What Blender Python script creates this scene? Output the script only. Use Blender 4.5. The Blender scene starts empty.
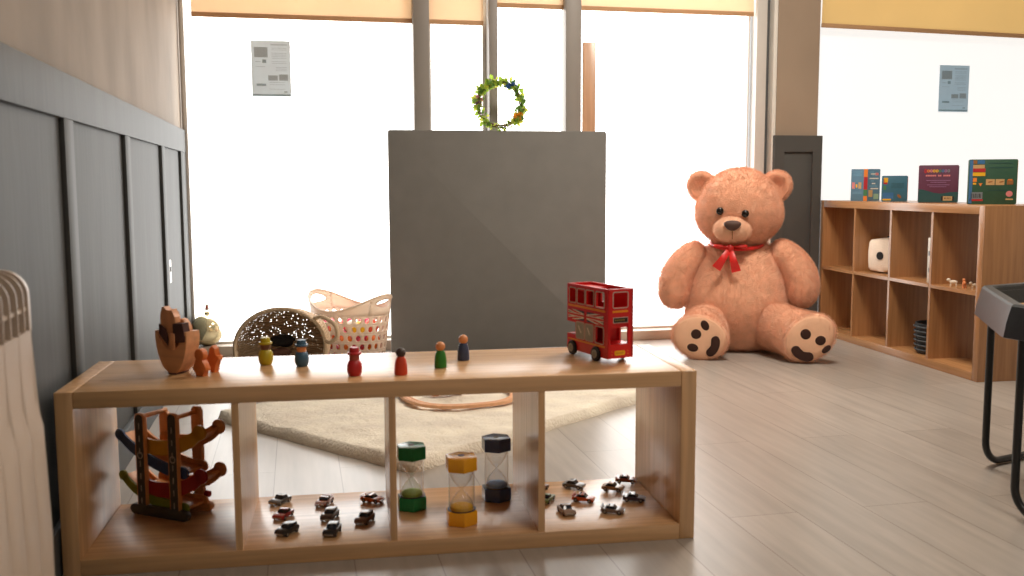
import bpy, bmesh, math, random
from mathutils import Vector, Matrix
PI = math.pi
random.seed(7)
SC = bpy.context.scene
COL = SC.collection
# ------------------------------------------------------------------ camera (solved from the shelf unit, walls and sill)
F = 977.61
CAM = Vector((0.53075, -2.26719, 0.87252))
YAW, PITCH, ROLL = 0.215742, 0.106661, -0.003475
_f = Vector((math.sin(YAW)*math.cos(PITCH), math.cos(YAW)*math.cos(PITCH), -math.sin(PITCH)))
_r = Vector((math.cos(YAW), -math.sin(YAW), 0)); _u = _r.cross(_f)
_c, _s = math.cos(ROLL), math.sin(ROLL)
CR, CU = _c*_r + _s*_u, -_s*_r + _c*_u

def at(px, py, axis, val):
    """the point of the plane axis=val that the photograph shows at pixel (px, py)"""
    d = CR*((px-512)/F) - CU*((py-288)/F) + _f
    return CAM + d*((val-CAM[axis])/d[axis])

# ------------------------------------------------------------------ materials
def lin(c):
    return tuple(((v/255)/12.92 if v/255 <= 0.04045 else ((v/255+0.055)/1.055)**2.4) for v in c) + (1,)
MATS = {}
def mat(name, rgb, rough=0.5, metal=0.0, spec=0.5, var=0.06, scale=30.0, bump=0.0, bscale=None, stretch=(1, 1, 1), sheen=0.0, coat=0.0, alpha=None, trans=None):
    if name in MATS: return MATS[name]
    m = bpy.data.materials.new(name); m.use_nodes = True; MATS[name] = m
    nt = m.node_tree; N = nt.nodes; L = nt.links
    b = N['Principled BSDF']
    b.inputs['Roughness'].default_value = rough; b.inputs['Metallic'].default_value = metal
    b.inputs['Specular IOR Level'].default_value = spec
    b.inputs['Sheen Weight'].default_value = sheen; b.inputs['Coat Weight'].default_value = coat
    tc = N.new('ShaderNodeTexCoord'); mp = N.new('ShaderNodeMapping'); mp.inputs['Scale'].default_value = stretch
    L.new(tc.outputs['Object'], mp.inputs['Vector'])
    no = N.new('ShaderNodeTexNoise'); no.inputs['Scale'].default_value = scale; no.inputs['Detail'].default_value = 4
    L.new(mp.outputs['Vector'], no.inputs['Vector'])
    rp = N.new('ShaderNodeValToRGB'); c = lin(rgb)
    rp.color_ramp.elements[0].position = 0.3; rp.color_ramp.elements[1].position = 0.7
    rp.color_ramp.elements[0].color = tuple(min(1, v*(1-var)) for v in c[:3]) + (1,)
    rp.color_ramp.elements[1].color = tuple(min(1, v*(1+var)) for v in c[:3]) + (1,)
    L.new(no.outputs['Fac'], rp.inputs['Fac']); L.new(rp.outputs['Color'], b.inputs['Base Color'])
    if bump:
        n2 = N.new('ShaderNodeTexNoise'); n2.inputs['Scale'].default_value = bscale or scale*4; n2.inputs['Detail'].default_value = 3
        L.new(mp.outputs['Vector'], n2.inputs['Vector'])
        bp = N.new('ShaderNodeBump'); bp.inputs['Strength'].default_value = bump; bp.inputs['Distance'].default_value = 0.01
        L.new(n2.outputs['Fac'], bp.inputs['Height']); L.new(bp.outputs['Normal'], b.inputs['Normal'])
    if trans:                                     # thin sheet that lets daylight through
        t = N.new('ShaderNodeBsdfTranslucent'); mx = N.new('ShaderNodeMixShader'); mx.inputs[0].default_value = trans
        L.new(rp.outputs['Color'], t.inputs['Color'])
        L.new(b.outputs[0], mx.inputs[1]); L.new(t.outputs[0], mx.inputs[2]); L.new(mx.outputs[0], N['Material Output'].inputs[0])
    return m

def oak(name, axis, rgb=(204, 160, 114), rough=0.27, spec=1.0):
    st = [38, 38, 38]; st[axis] = 1.6
    m = mat(name, rgb, rough, spec=spec, var=0.16, scale=1.6, stretch=st, bump=0.03, bscale=4)
    return m

def glassy(name, rgb=(250, 252, 252), tint=0.97):
    m = bpy.data.materials.new(name); m.use_nodes = True; MATS[name] = m
    nt = m.node_tree; N = nt.nodes; L = nt.links
    for n in list(N):
        if n.type == 'BSDF_PRINCIPLED': N.remove(n)
    t = N.new('ShaderNodeBsdfTransparent'); t.inputs['Color'].default_value = (tint, tint, tint, 1)
    g = N.new('ShaderNodeBsdfGlossy'); g.inputs['Roughness'].default_value = 0.04
    lw = N.new('ShaderNodeLayerWeight'); pw = N.new('ShaderNodeMath'); pw.operation = 'POWER'; pw.inputs[1].default_value = 3; L.new(lw.outputs['Facing'], pw.inputs[0]); fr = N.new('ShaderNodeMath'); fr.operation = 'MULTIPLY_ADD'; fr.inputs[1].default_value = 0.9; fr.inputs[2].default_value = 0.06; L.new(pw.outputs[0], fr.inputs[0])
    mx = N.new('ShaderNodeMixShader')
    L.new(fr.outputs[0], mx.inputs[0]); L.new(t.outputs[0], mx.inputs[1]); L.new(g.outputs[0], mx.inputs[2])
    L.new(mx.outputs[0], N['Material Output'].inputs[0])
    return m

def pane_mat(name, rgb, strength):
    m = bpy.data.materials.new(name); m.use_nodes = True; MATS[name] = m
    b = m.node_tree.nodes['Principled BSDF']
    b.inputs['Base Color'].default_value = (0.35, 0.35, 0.35, 1); b.inputs['Roughness'].default_value = 0.6
    b.inputs['Emission Color'].default_value = lin(rgb); b.inputs['Emission Strength'].default_value = strength
    return m

# ------------------------------------------------------------------ mesh building
class MB:
    def __init__(s): s.bm = bmesh.new(); s.mats = []; s.i = 0; s.M = Matrix()
    def use(s, m):
        if m not in s.mats: s.mats.append(m)
        s.i = s.mats.index(m); return s
    def add(s, t, M=None, sharp=38):
        bmesh.ops.recalc_face_normals(t, faces=t.faces[:])
        t.normal_update()
        for f in t.faces: f.material_index = s.i; f.smooth = True
        for e in t.edges:
            if len(e.link_faces) == 2 and e.calc_face_angle(0) > math.radians(sharp): e.smooth = False
        bmesh.ops.transform(t, matrix=s.M @ (M or Matrix()), verts=t.verts[:])
        me = bpy.data.meshes.new('tmp'); t.to_mesh(me); t.free(); s.bm.from_mesh(me); bpy.data.meshes.remove(me)
        return s
    def box(s, x0, x1, y0, y1, z0, z1, bev=0.0, seg=2, M=None): return s.add(t_box(x0, x1, y0, y1, z0, z1, bev, seg), M)
    def tube(s, pts, r, n=12, closed=False, M=None, caps=True, rr=None): return s.add(t_tube(pts, r, n, closed, caps, rr), M)
    def lathe(s, prof, n=32, M=None): return s.add(t_lathe(prof, n), M)
    def prism(s, poly, d0, d1, bev=0.0, M=None, seg=2): return s.add(t_prism(poly, d0, d1, bev, seg), M)
    def blob(s, c, r, n=24, fn=None, M=None): return s.add(t_blob(c, r, n, fn), M, 60)
    def loft(s, rings, M=None, caps=True, closed=False): return s.add(t_loft(rings, caps, closed), M)
    def build(s, name, m=None, parent=None, loc=None, rot=None):
        me = bpy.data.meshes.new(name); s.bm.to_mesh(me); s.bm.free()
        for k in (s.mats or [m]): me.materials.append(k)
        if m and not s.mats: pass
        o = bpy.data.objects.new(name, me); COL.objects.link(o)
        if parent: o.parent = parent
        if loc: o.location = loc
        if rot is not None: o.rotation_euler = rot if isinstance(rot, (tuple, list)) else (0, 0, rot)
        return o

def t_box(x0, x1, y0, y1, z0, z1, bev=0.0, seg=2):
    t = bmesh.new()
    v = [t.verts.new((x, y, z)) for x in (x0, x1) for y in (y0, y1) for z in (z0, z1)]
    for f in ((0,1,3,2),(4,6,7,5),(0,4,5,1),(2,3,7,6),(0,2,6,4),(1,5,7,3)): t.faces.new([v[i] for i in f])
    if bev: bmesh.ops.bevel(t, geom=t.edges[:], offset=bev, segments=seg, affect='EDGES', profile=0.5)
    return t
def t_prism(poly, d0, d1, bev=0.0, seg=2):
    t = bmesh.new()
    a = [t.verts.new((x, d0, z)) for x, z in poly]; b = [t.verts.new((x, d1, z)) for x, z in poly]
    n = len(poly); fa = t.faces.new(a); fb = t.faces.new(b[::-1])
    for i in range(n): t.faces.new((a[i], b[i], b[(i+1)%n], a[(i+1)%n]))
    if bev:
        es = [e for e in t.edges if fa in e.link_faces or fb in e.link_faces]
        bmesh.ops.bevel(t, geom=es, offset=bev, segments=seg, affect='EDGES', profile=0.5)
    return t
def t_lathe(prof, n=32):
    t = bmesh.new(); rows = []
    for r, z in prof:
        rows.append([t.verts.new((0, 0, z))] if r < 1e-6 else [t.verts.new((r*math.cos(2*PI*i/n), r*math.sin(2*PI*i/n), z)) for i in range(n)])
    for a, b in zip(rows, rows[1:]):
        for i in range(n):
            j = (i+1) % n
            if len(a) == 1 and len(b) == 1: continue
            if len(a) == 1: t.faces.new((a[0], b[i], b[j]))
            elif len(b) == 1: t.faces.new((a[i], a[j], b[0]))
            else: t.faces.new((a[i], a[j], b[j], b[i]))
    return t
def t_loft(rings, caps=True, closed=False):
    t = bmesh.new(); R = [[t.verts.new(p) for p in r] for r in rings]; n = len(rings[0])
    pairs = list(zip(R, R[1:])) + ([(R[-1], R[0])] if closed else [])
    for a, b in pairs:
        for i in range(n): t.faces.new((a[i], a[(i+1)%n], b[(i+1)%n], b[i]))
    if caps and not closed: t.faces.new(R[0][::-1]); t.faces.new(R[-1])
    return t
def t_tube(pts, r, n=12, closed=False, caps=True, rr=None):
    pts = [Vector(p) for p in pts]; m = len(pts); rings = []
    prev = None
    for i, p in enumerate(pts):
        if closed: d = pts[(i+1)%m]-pts[i-1]
        else: d = pts[min(i+1, m-1)]-pts[max(i-1, 0)]
        d.normalize()
        if prev is None:
            a = Vector((0,0,1)) if abs(d.z) < 0.9 else Vector((1,0,0)); x = a.cross(d).normalized()
        else: x = (prev - d*prev.dot(d)).normalized()
        prev = x; y = d.cross(x); R = rr[i] if rr else r
        rings.append([p + x*R*math.cos(2*PI*k/n) + y*R*math.sin(2*PI*k/n) for k in range(n)])
    return t_loft(rings, caps, closed)
def t_blob(c, r, n=24, fn=None):
    t = bmesh.new(); bmesh.ops.create_uvsphere(t, u_segments=n, v_segments=max(8, n//2+4), radius=1)
    for v in t.verts:
        p = v.co.copy()
        if fn: p = Vector(fn(p))
        v.co = Vector((c[0]+p.x*r[0], c[1]+p.y*r[1], c[2]+p.z*r[2]))
    return t
def spline(pts, k=6):
    """Catmull-Rom through points (any dimension)"""
    out = []; P = [pts[0]] + list(pts) + [pts[-1]]
    for i in range(1, len(P)-2):
        for j in range(k):
            t = j/k; a, b, c, d = P[i-1], P[i], P[i+1], P[i+2]
            out.append(tuple(0.5*((2*b[q])+(-a[q]+c[q])*t+(2*a[q]-5*b[q]+4*c[q]-d[q])*t*t+(-a[q]+3*b[q]-3*c[q]+d[q])*t**3) for q in range(len(b))))
    out.append(tuple(pts[-1])); return out
def rrect(w, h, r, n=5, cx=0, cz=0):
    out = []
    for sx, sz, a0 in ((1, 1, 0), (-1, 1, 90), (-1, -1, 180), (1, -1, 270)):
        for k in range(n+1):
            a = math.radians(a0+90*k/n); out.append((cx+sx*(w/2-r)+r*math.cos(a), cz+sz*(h/2-r)+r*math.sin(a)))
    return out
def ell(w, h, n=28, cx=0, cz=0, rot=0):
    out = []
    for k in range(n):
        a = 2*PI*k/n; x, z = w*math.cos(a), h*math.sin(a)
        out.append((cx+x*math.cos(rot)-z*math.sin(rot), cz+x*math.sin(rot)+z*math.cos(rot)))
    return out
def ring_prism(outer, inner, d0, d1):
    n = len(outer)
    return t_loft([[(x, d0, z) for x, z in outer], [(x, d1, z) for x, z in outer], [(x, d1, z) for x, z in inner], [(x, d0, z) for x, z in inner]], False, True)
def panel(xs, zs, keep, d0, d1):
    """flat board in the x-z plane between depths d0, d1, cut on a grid; keep(xm, zm) says which cells are wood"""
    t = bmesh.new(); V = {}
    def v(i, j, k):
        if (i, j, k) not in V: V[(i, j, k)] = t.verts.new((xs[i], (d0, d1)[k], zs[j]))
        return V[(i, j, k)]
    K = {(i, j) for i in range(len(xs)-1) for j in range(len(zs)-1) if keep((xs[i]+xs[i+1])/2, (zs[j]+zs[j+1])/2)}
    for i, j in K:
        t.faces.new((v(i,j,0), v(i+1,j,0), v(i+1,j+1,0), v(i,j+1,0)))
        t.faces.new((v(i,j+1,1), v(i+1,j+1,1), v(i+1,j,1), v(i,j,1)))
        for (a, b, p, q) in ((-1,0,(i,j),(i,j+1)), (1,0,(i+1,j),(i+1,j+1)), (0,-1,(i,j),(i+1,j)), (0,1,(i,j+1),(i+1,j+1))):
            if (i+a, j+b) not in K: t.faces.new((v(*p,0), v(*q,0), v(*q,1), v(*p,1)))
    return t
def Tm(x, y, z, rz=0, rx=0, ry=0):
    return Matrix.Translation((x, y, z)) @ Matrix.Rotation(rz, 4, 'Z') @ Matrix.Rotation(ry, 4, 'Y') @ Matrix.Rotation(rx, 4, 'X')

# ------------------------------------------------------------------ things
def tag(o, label, cat, group=None):
    o['label'] = label; o['category'] = cat
    if group: o['group'] = group
    return o
def thing(name, label, cat, loc=(0, 0, 0), rz=0, group=None):
    o = bpy.data.objects.new(name, None); COL.objects.link(o); o.location = loc; o.rotation_euler = (0, 0, rz)
    o.empty_display_size = 0.05
    return tag(o, label, cat, group)
def struct(o): o['kind'] = 'structure'; return o
def sbox(name, m, *a, bev=0.0, parent=None):
    o = MB().box(*a, bev=bev).build(name, m, parent)
    return o if parent else struct(o)
def dup(o, parent=None):
    c = o.copy(); COL.objects.link(c)
    if parent: c.parent = parent
    for ch in [x for x in bpy.data.objects if x.parent == o]: dup(ch, c)
    return c

# ================================================================== THE SETTING
WX = -0.008                       # face of the left wall's battens
YB = 2.845                        # front of the window sill
CEIL = 2.75; XR = 5.1; YF = -4.2

def floor_material():
    m = mat('laminate_floor', (172, 158, 143), 0.3, var=0.0)
    nt = m.node_tree; N = nt.nodes; L = nt.links; b = N['Principled BSDF']
    for n in list(N):
        if n.type in ('TEX_NOISE', 'VALTORGB', 'MAPPING'): N.remove(n)
    tc = [n for n in N if n.type == 'TEX_COORD'][0]
    mp = N.new('ShaderNodeMapping'); mp.inputs['Rotation'].default_value = (0, 0, -PI/2); mp.inputs['Location'].default_value = (-0.035, 0.055, 0)
    L.new(tc.outputs['Object'], mp.inputs['Vector'])
    bk = N.new('ShaderNodeTexBrick'); bk.offset = 0.5; bk.offset_frequency = 2
    bk.inputs['Scale'].default_value = 1; bk.inputs['Brick Width'].default_value = 1.38; bk.inputs['Row Height'].default_value = 0.195
    bk.inputs['Mortar Size'].default_value = 0.0016; bk.inputs['Mortar Smooth'].default_value = 0.3; bk.inputs['Bias'].default_value = 0
    bk.inputs['Color1'].default_value = lin((170, 161, 152)); bk.inputs['Color2'].default_value = lin((160, 151, 142)); bk.inputs['Mortar'].default_value = lin((122, 110, 100))
    L.new(mp.outputs['Vector'], bk.inputs['Vector'])
    m2 = N.new('ShaderNodeMapping'); m2.inputs['Scale'].default_value = (14, 1.1, 1); L.new(tc.outputs['Object'], m2.inputs['Vector'])
    no = N.new('ShaderNodeTexNoise'); no.inputs['Scale'].default_value = 2.2; no.inputs['Detail'].default_value = 6; L.new(m2.outputs['Vector'], no.inputs['Vector'])
    mr = N.new('ShaderNodeMapRange'); mr.inputs['From Min'].default_value = 0.3; mr.inputs['From Max'].default_value = 0.7
    mr.inputs['To Min'].default_value = 0.86; mr.inputs['To Max'].default_value = 1.1; L.new(no.outputs['Fac'], mr.inputs['Value'])
    vm = N.new('ShaderNodeVectorMath'); vm.operation = 'SCALE'; L.new(bk.outputs['Color'], vm.inputs[0]); L.new(mr.outputs[0], vm.inputs['Scale'])
    L.new(vm.outputs[0], b.inputs['Base Color'])
    bp = N.new('ShaderNodeBump'); bp.inputs['Strength'].default_value = 0.12; bp.inputs['Distance'].default_value = 0.004
    L.new(no.outputs['Fac'], bp.inputs['Height']); L.new(bp.outputs['Normal'], b.inputs['Normal'])
    return m
M_floor = floor_material()
M_plaster = mat('bare_plaster', (140, 126, 112), 0.75, var=0.24, scale=2.0, stretch=(1, 1.3, 0.8), bump=0.1, bscale=9)
M_panel = mat('blue_grey_paint', (61, 62, 61), 0.58, spec=0.3, var=0.2, scale=3.5, stretch=(1, 3, 0.5), bump=0.06, bscale=16)
M_white = mat('white_paint', (226, 222, 214), 0.6, var=0.03, scale=4)
M_post = mat('taupe_aluminium', (140, 133, 126), 0.45, var=0.03, scale=6)
M_frame = mat('pale_frame', (205, 200, 194), 0.4, var=0.03, scale=8)
M_gasket = mat('dark_gasket', (84, 84, 84), 0.6)
M_sill = mat('sill_paint', (186, 170, 154), 0.45, var=0.05, scale=5)
M_pillar = mat('pillar_plaster', (156, 137, 118), 0.75, var=0.06, scale=2.5, bump=0.05, bscale=10)
M_pillarbox = mat('pillar_box_paint', (78, 77, 75), 0.5, var=0.06, scale=4)
M_glass1 = pane_mat('frosted_pane', (255, 254, 251), 4.2)
M_glass2 = pane_mat('frosted_pane_dimmer', (250, 250, 248), 0.86)

sbox('floor', M_floor, -0.2, XR, YF, 3.1, -0.1, 0)
sbox('ceiling', M_white, -0.2, XR, YF, 3.1, CEIL, CEIL+0.1)
sbox('wall_left', M_plaster, -0.2, WX-0.018, YF, 3.1, 0, CEIL)
sbox('wall_right', M_white, XR-0.02, XR+0.1, YF, 3.1, 0, CEIL)
sbox('wall_front', M_white, -0.2, XR, YF-0.1, YF, 0, CEIL)
sbox('wall_back', M_white, -0.2, XR, 2.97, 3.1, 2.45, CEIL)
# wainscot on the left wall: panels behind, rail, battens, baseboard
sbox('trim_1', M_panel, WX-0.0185, WX-0.012, YF, 2.92, 0, 1.07)
sbox('trim_2', M_panel, WX-0.02, WX+0.002, YF, 2.92, 1.032, 1.142, bev=0.002)
for i, y in enumerate((-2.33, -1.46, -0.59, 0.276, 1.137, 2.026, 2.72)):
    sbox('trim_%d' % (3+i), M_panel, WX-0.02, WX, y, y+(0.1 if i < 6 else 0.20), 0.1, 1.034, bev=0.0015)
sbox('baseboard_left', M_panel, WX-0.02, WX+0.003, YF, YB-0.001, 0, 0.11, bev=0.002)
# sill, posts and panes
sbox('trim_10', M_sill, 0.0, 3.165, YB, 2.965, 0, 0.052, bev=0.002)
def post(n, x0, x1, y0, y1, m=M_post, z0=0.052): return sbox('trim_%d' % n, m, x0, x1, y0, y1, z0, 2.6, bev=0.003)
post(11, 1.138, 1.221, 2.85, 2.945)
post(12, 1.534, 1.580, 2.85, 2.945)
post(13, 1.950, 2.036, 2.85, 2.945)
post(14, -0.012, 0.006, 2.925, 2.96, M_frame)
post(15, 3.062, 3.124, 2.88, 2.96, M_frame)
post(16, 3.124, 3.166, 2.925, 2.96, M_gasket)
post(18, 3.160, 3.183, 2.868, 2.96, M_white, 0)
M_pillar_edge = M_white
def window(n, x0, x1, m, z0=0.052, fr=0.02):
    w = struct(MB().box(x0, x1, 2.962, 2.97, z0, 2.45).build('window_%d' % n, m))
    b = MB().use(M_frame)
    for a in ((x0, x0+fr, z0, 2.45), (x1-fr, x1, z0, 2.45), (x0+fr, x1-fr, z0, z0+fr)):
        b.box(a[0], a[1], 2.935, 2.9615, a[2], a[3], bev=0.003)
    b.build('window_frame', None, w)
    return w
w1 = window(1, -0.02, 1.20, M_glass1, fr=0.012)
MB().box(0.772, 0.776, 2.960, 2.9618, 0.08, 2.4).build('film_seam', mat('film_seam', (205, 205, 203), 0.6, trans=0.7), w1)
window(2, 1.21, 1.545, M_glass1, fr=0.03)
window(3, 1.56, 1.97, M_glass1, fr=0.012)
window(4, 1.99, 3.05, M_glass1, fr=0.012)
window(5, 3.42, XR-0.02, M_glass2)
sbox('wall_pillar', M_pillar, 3.183, 3.440, 2.865, 3.1, 0, CEIL)
# boxed-in base of the pillar with a recessed panel
pb = MB()
pb.add(panel([3.168, 3.228, 3.405, 3.462], [0, 0.10, 1.045, 1.136], lambda x, z: not (3.228 < x < 3.405 and 0.1 < z < 1.045), 2.842, 2.858))
pb.box(3.1685, 3.4615, 2.8565, 2.95, 0, 1.136, bev=0.001)
struct(pb.build('trim_17', M_pillarbox))

# roller blinds
M_blind = mat('blind_fabric', (248, 229, 204), 0.8, var=0.02, scale=3, trans=0.35)
M_blind2 = mat('blind_fabric_darker', (247, 226, 182), 0.8, var=0.03, scale=2, trans=0.8)
M_hem = mat('blind_hem', (200, 160, 120), 0.7, var=0.02, trans=0.2)
def blind(name, label, x0, x1, z0, m, tilt=0.0):
    t = thing(name, label, 'blind', (x0, 2.905, z0))
    w = x1-x0; b = MB(); b.M = Matrix.Rotation(tilt, 4, 'Y')
    b.box(0, w, -0.0006, 0.0006, 0.02, 2.52-z0); b.build('fabric', m, t)
    b = MB(); b.M = Matrix.Rotation(tilt, 4, 'Y'); b.box(0, w, -0.006, 0.006, 0, 0.0235, bev=0.003); b.build('hem_bar', M_hem, t)
    MB().add(t_tube([(0, 0, 2.53-z0), (w, 0, 2.53-z0)], 0.025, 16)).build('roller', M_hem, t)
    return t
blind('roller_blind', 'tan fabric roller blind hanging over the left part of the window, above the paper sheet', 0.045, 1.515, 1.698, M_blind)
blind('roller_blind', 'tan fabric roller blind above the teddy bear, its hem the highest of the three', 1.588, 3.052, 1.795, M_blind)
b3 = blind('roller_blind', 'golden roller blind with slightly sloping hem over the window right of the pillar', 3.47, 5.05, 1.748, M_blind2, 0.018)

# paper sheets stuck on the glass
def veil(name, rgb, k):
    """thin ink: lets most of the paper's light through"""
    if name in MATS: return MATS[name]
    m = mat(name, rgb, 0.8); nt = m.node_tree; N = nt.nodes
    t = N.new('ShaderNodeBsdfTransparent'); mx = N.new('ShaderNodeMixShader'); mx.inputs[0].default_value = k
    nt.links.new(t.outputs[0], mx.inputs[1]); nt.links.new(N['Principled BSDF'].outputs[0], mx.inputs[2]); nt.links.new(mx.outputs[0], N['Material Output'].inputs[0])
    return m
def poster(label, p0, p1, base, tr_):
    P0, P1 = at(*p0, 1, 2.955), at(*p1, 1, 2.955); w, h = P1.x-P0.x, P0.z-P1.z
    b = MB().use(mat('paper_%d' % base[0], base, 0.7, var=0.02, trans=tr_)); b.box(0, w, -0.0008, 0.0, 0, h)
    ink = veil('paper_ink', (120, 132, 140), 0.22); pic = veil('paper_picture', (120, 116, 100), 0.34); teal = veil('paper_teal', (90, 140, 150), 0.38)
    def r(m, u0, u1, v0, v1): b.use(m).box(u0*w, u1*w, -0.0012, -0.0007, (1-v1)*h, (1-v0)*h)
    r(pic, 0.08, 0.42, 0.12, 0.3); r(ink, 0.5, 0.92, 0.06, 0.085)
    for q in (0.13, 0.16, 0.22, 0.25, 0.28, 0.31, 0.37, 0.40): r(ink, 0.52, 0.9, q, q+0.008)
    r(teal, 0.28, 0.38, 0.34, 0.40); r(ink, 0.1, 0.24, 0.37, 0.385); r(ink, 0.1, 0.35, 0.46, 0.468)
    for q in (0.47, 0.5, 0.53): r(ink, 0.62, 0.9, q, q+0.008)
    r(pic, 0.42, 0.66, 0.62, 0.71); r(pic, 0.70, 0.92, 0.60, 0.71)
    r(teal, 0.12, 0.36, 0.77, 0.81)
    for q in (0.74, 0.78, 0.86): r(ink, 0.45, 0.85, q, q+0.008)
    r(teal, 0.82, 0.9, 0.9, 0.925); r(teal, 0.02, 0.98, 0.955, 0.985)
    return tag(b.build('paper_notice', None, None, (P0.x, 2.955, P1.z)), label, 'notice')
poster('pale printed paper sheet on the frosted window at left, under the lower blind', (250.5, 40), (291.5, 97), (226, 232, 235), 0.20)
poster('blue grey printed paper sheet on the window above the row of books', (940, 65), (967.5, 112), (200, 214, 222), 0.72)

# wall switch
sw = thing('wall_socket', 'small white socket plate low on the dark panelled wall', 'socket', (WX-0.012, 2.135, 0.447))
MB().box(0, 0.009, 0, 0.075, 0, 0.10, bev=0.003).build('plate', mat('white_plastic', (232, 230, 226), 0.35), sw)
MB().box(0.008, 0.012, 0.028, 0.046, 0.05, 0.072, bev=0.001).build('switch', mat('dark_plastic', (40, 38, 36), 0.4), sw)

# ================================================================== OAK CUBE UNITS
OX = oak('oak_grain_x', 0); OY = oak('oak_grain_y', 1); OZ = oak('oak_grain_z', 2)
A_ROT = -0.05629
sa = thing('shelf_unit', 'low oak shelf unit of four cubes standing in the foreground, toys on and in it', 'shelf', (0.0, 0.0, 0.0), A_ROT)
for x in (0.0, 1.432): MB().box(x, x+0.038, 0, 0.39, 0, 0.42, bev=0.002).build('side_panel', OZ, sa)
MB().box(0.0386, 1.4314, 0, 0.39, 0.382, 0.42, bev=0.0018).build('top_board', OX, sa)
MB().box(0.0384, 1.4316, 0, 0.39, 0, 0.038, bev=0.001).build('bottom_board', OX, sa)
for x in (0.3745, 0.727, 1.0795): MB().box(x, x+0.016, 0.003, 0.387, 0.0379, 0.3821).build('divider', OZ, sa)
B_LOC = (3.414, 1.40530, 0); B_ROT = -0.04486
sb = thing('shelf_unit', 'taller oak shelf unit of eight cubes under the right window, books on top', 'shelf', B_LOC, B_ROT)
OBX = oak('oak_grain_y_shaded', 1, (176, 128, 84)); OBZ = oak('oak_grain_z_shaded', 2, (166, 118, 76))  # same oak as above, with this unit's shade put into the colour
for y in (0.0, 1.432): MB().box(0, 0.39, y, y+0.038, 0, 0.77, bev=0.0012).build('side_panel', OBZ, sb)
MB().box(0, 0.39, 0.0384, 1.4316, 0.732, 0.77, bev=0.001).build('top_board', OBX, sb)
MB().box(0, 0.39, 0.0384, 1.4316, 0, 0.038, bev=0.001).build('bottom_board', OBX, sb)
for y in (0.3745, 0.727, 1.0795): MB().box(0.003, 0.387, y, y+0.016, 0.0379, 0.7321).build('divider', OBZ, sb)
for y0, y1 in ((0.038, 0.3745), (0.3905, 0.727), (0.743, 1.0795), (1.0955, 1.432)):
    MB().box(0.002, 0.387, y0, y1, 0.377, 0.393).build('shelf_board', OBX, sb)

def A(x, y, z=0.42):             # a spot of the foreground unit -> world
    c, s = math.cos(A_ROT), math.sin(A_ROT); return Vector((c*x-s*y, s*x+c*y, z))
def B(x, y, z=0.77):
    c, s = math.cos(B_ROT), math.sin(B_ROT); return Vector((B_LOC[0]+c*x-s*y, B_LOC[1]+s*x+c*y, z))

# ================================================================== RADIATOR
M_rad = mat('radiator_enamel', (190, 172, 156), 0.35, var=0.04, scale=3)
M_raddark = mat('radiator_slot_shade', (44, 42, 38), 0.6)  # dark fill: shade inside the grille openings, painted as a colour
rd = thing('radiator', 'cream sectional radiator on the left wall beside the shelf unit', 'radiator', (0.0, 0, 0))
def rad_profile(dx=0.0):
    return [(0.022, 0.09), (0.022, 0.715), (0.034, 0.735), (0.058, 0.736)] + [(0.058+0.042*math.sin(a)-dx, 0.694+0.042*math.cos(a)) for a in [PI*k/16 for k in range(1, 8)]] + [(0.100-dx, 0.68), (0.100-dx, 0.52), (0.111-dx, 0.475), (0.115-dx, 0.3), (0.115-dx, 0.09)]
yend = -0.545
for k in range(14):
    y1 = yend - 0.0785*k; y0 = y1-0.077
    s_ = MB().use(M_rad)
    s_.prism([(0.022, 0.09), (0.022, 0.637), (0.100, 0.637), (0.100, 0.52), (0.111, 0.475), (0.115, 0.3), (0.115, 0.09)], y0, y1, bev=0.004)
    s_.prism([(0.022, 0.636), (0.022, 0.715), (0.034, 0.735), (0.06, 0.735), (0.062, 0.636)], y0, y1-0.002)
    for yy, th in ((y0, 0.003), (y0+0.038, 0.003)) + (((y1-0.012, 0.012),) if k == 0 else ()): s_.prism([p for p in rad_profile() if p[1] > 0.63] + [(0.100, 0.635), (0.05, 0.635)], yy, yy+th)
    s_.box(0.06, 0.0965, y0, y1-0.001, 0.669, 0.675)
    s_.use(M_raddark).box(0.045, 0.082, y0+0.002, y1-0.006, 0.6372, 0.712)
    s_.build('section', None, rd)
for y in (-0.75, -1.45): MB().box(0.03, 0.1, y, y+0.03, 0, 0.092, bev=0.003).build('foot', M_rad, rd)
for y in (-0.7, -1.4): MB().box(WX-0.012, 0.024, y, y+0.04, 0.6, 0.66).build('bracket', M_rad, rd)

# ================================================================== DISPLAY BOARD + WREATH
M_board = mat('charcoal_felt', (116, 114, 110), 0.85, var=0.05, scale=9, bump=0.15, bscale=260)
bd = thing('display_board', 'big charcoal freestanding board in front of the windows with wreath on top', 'board', (1.560, 2.72, 0))
MB().prism(rrect(1.146, 1.137, 0.012, 4, 0, 0.5735), -0.012, 0.012, bev=0.002).build('panel', M_board, bd)
M_foot = mat('black_metal', (32, 31, 30), 0.4, spec=0.5)
for x in (-0.42, 0.42):
    f = MB(); f.box(x-0.02, x+0.02, 0.0121, 0.10, 0, 0.02, bev=0.004); f.box(x-0.015, x+0.015, 0.0121, 0.024, 0.018, 0.3); pass; f.build('foot', M_foot, bd)

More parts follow.
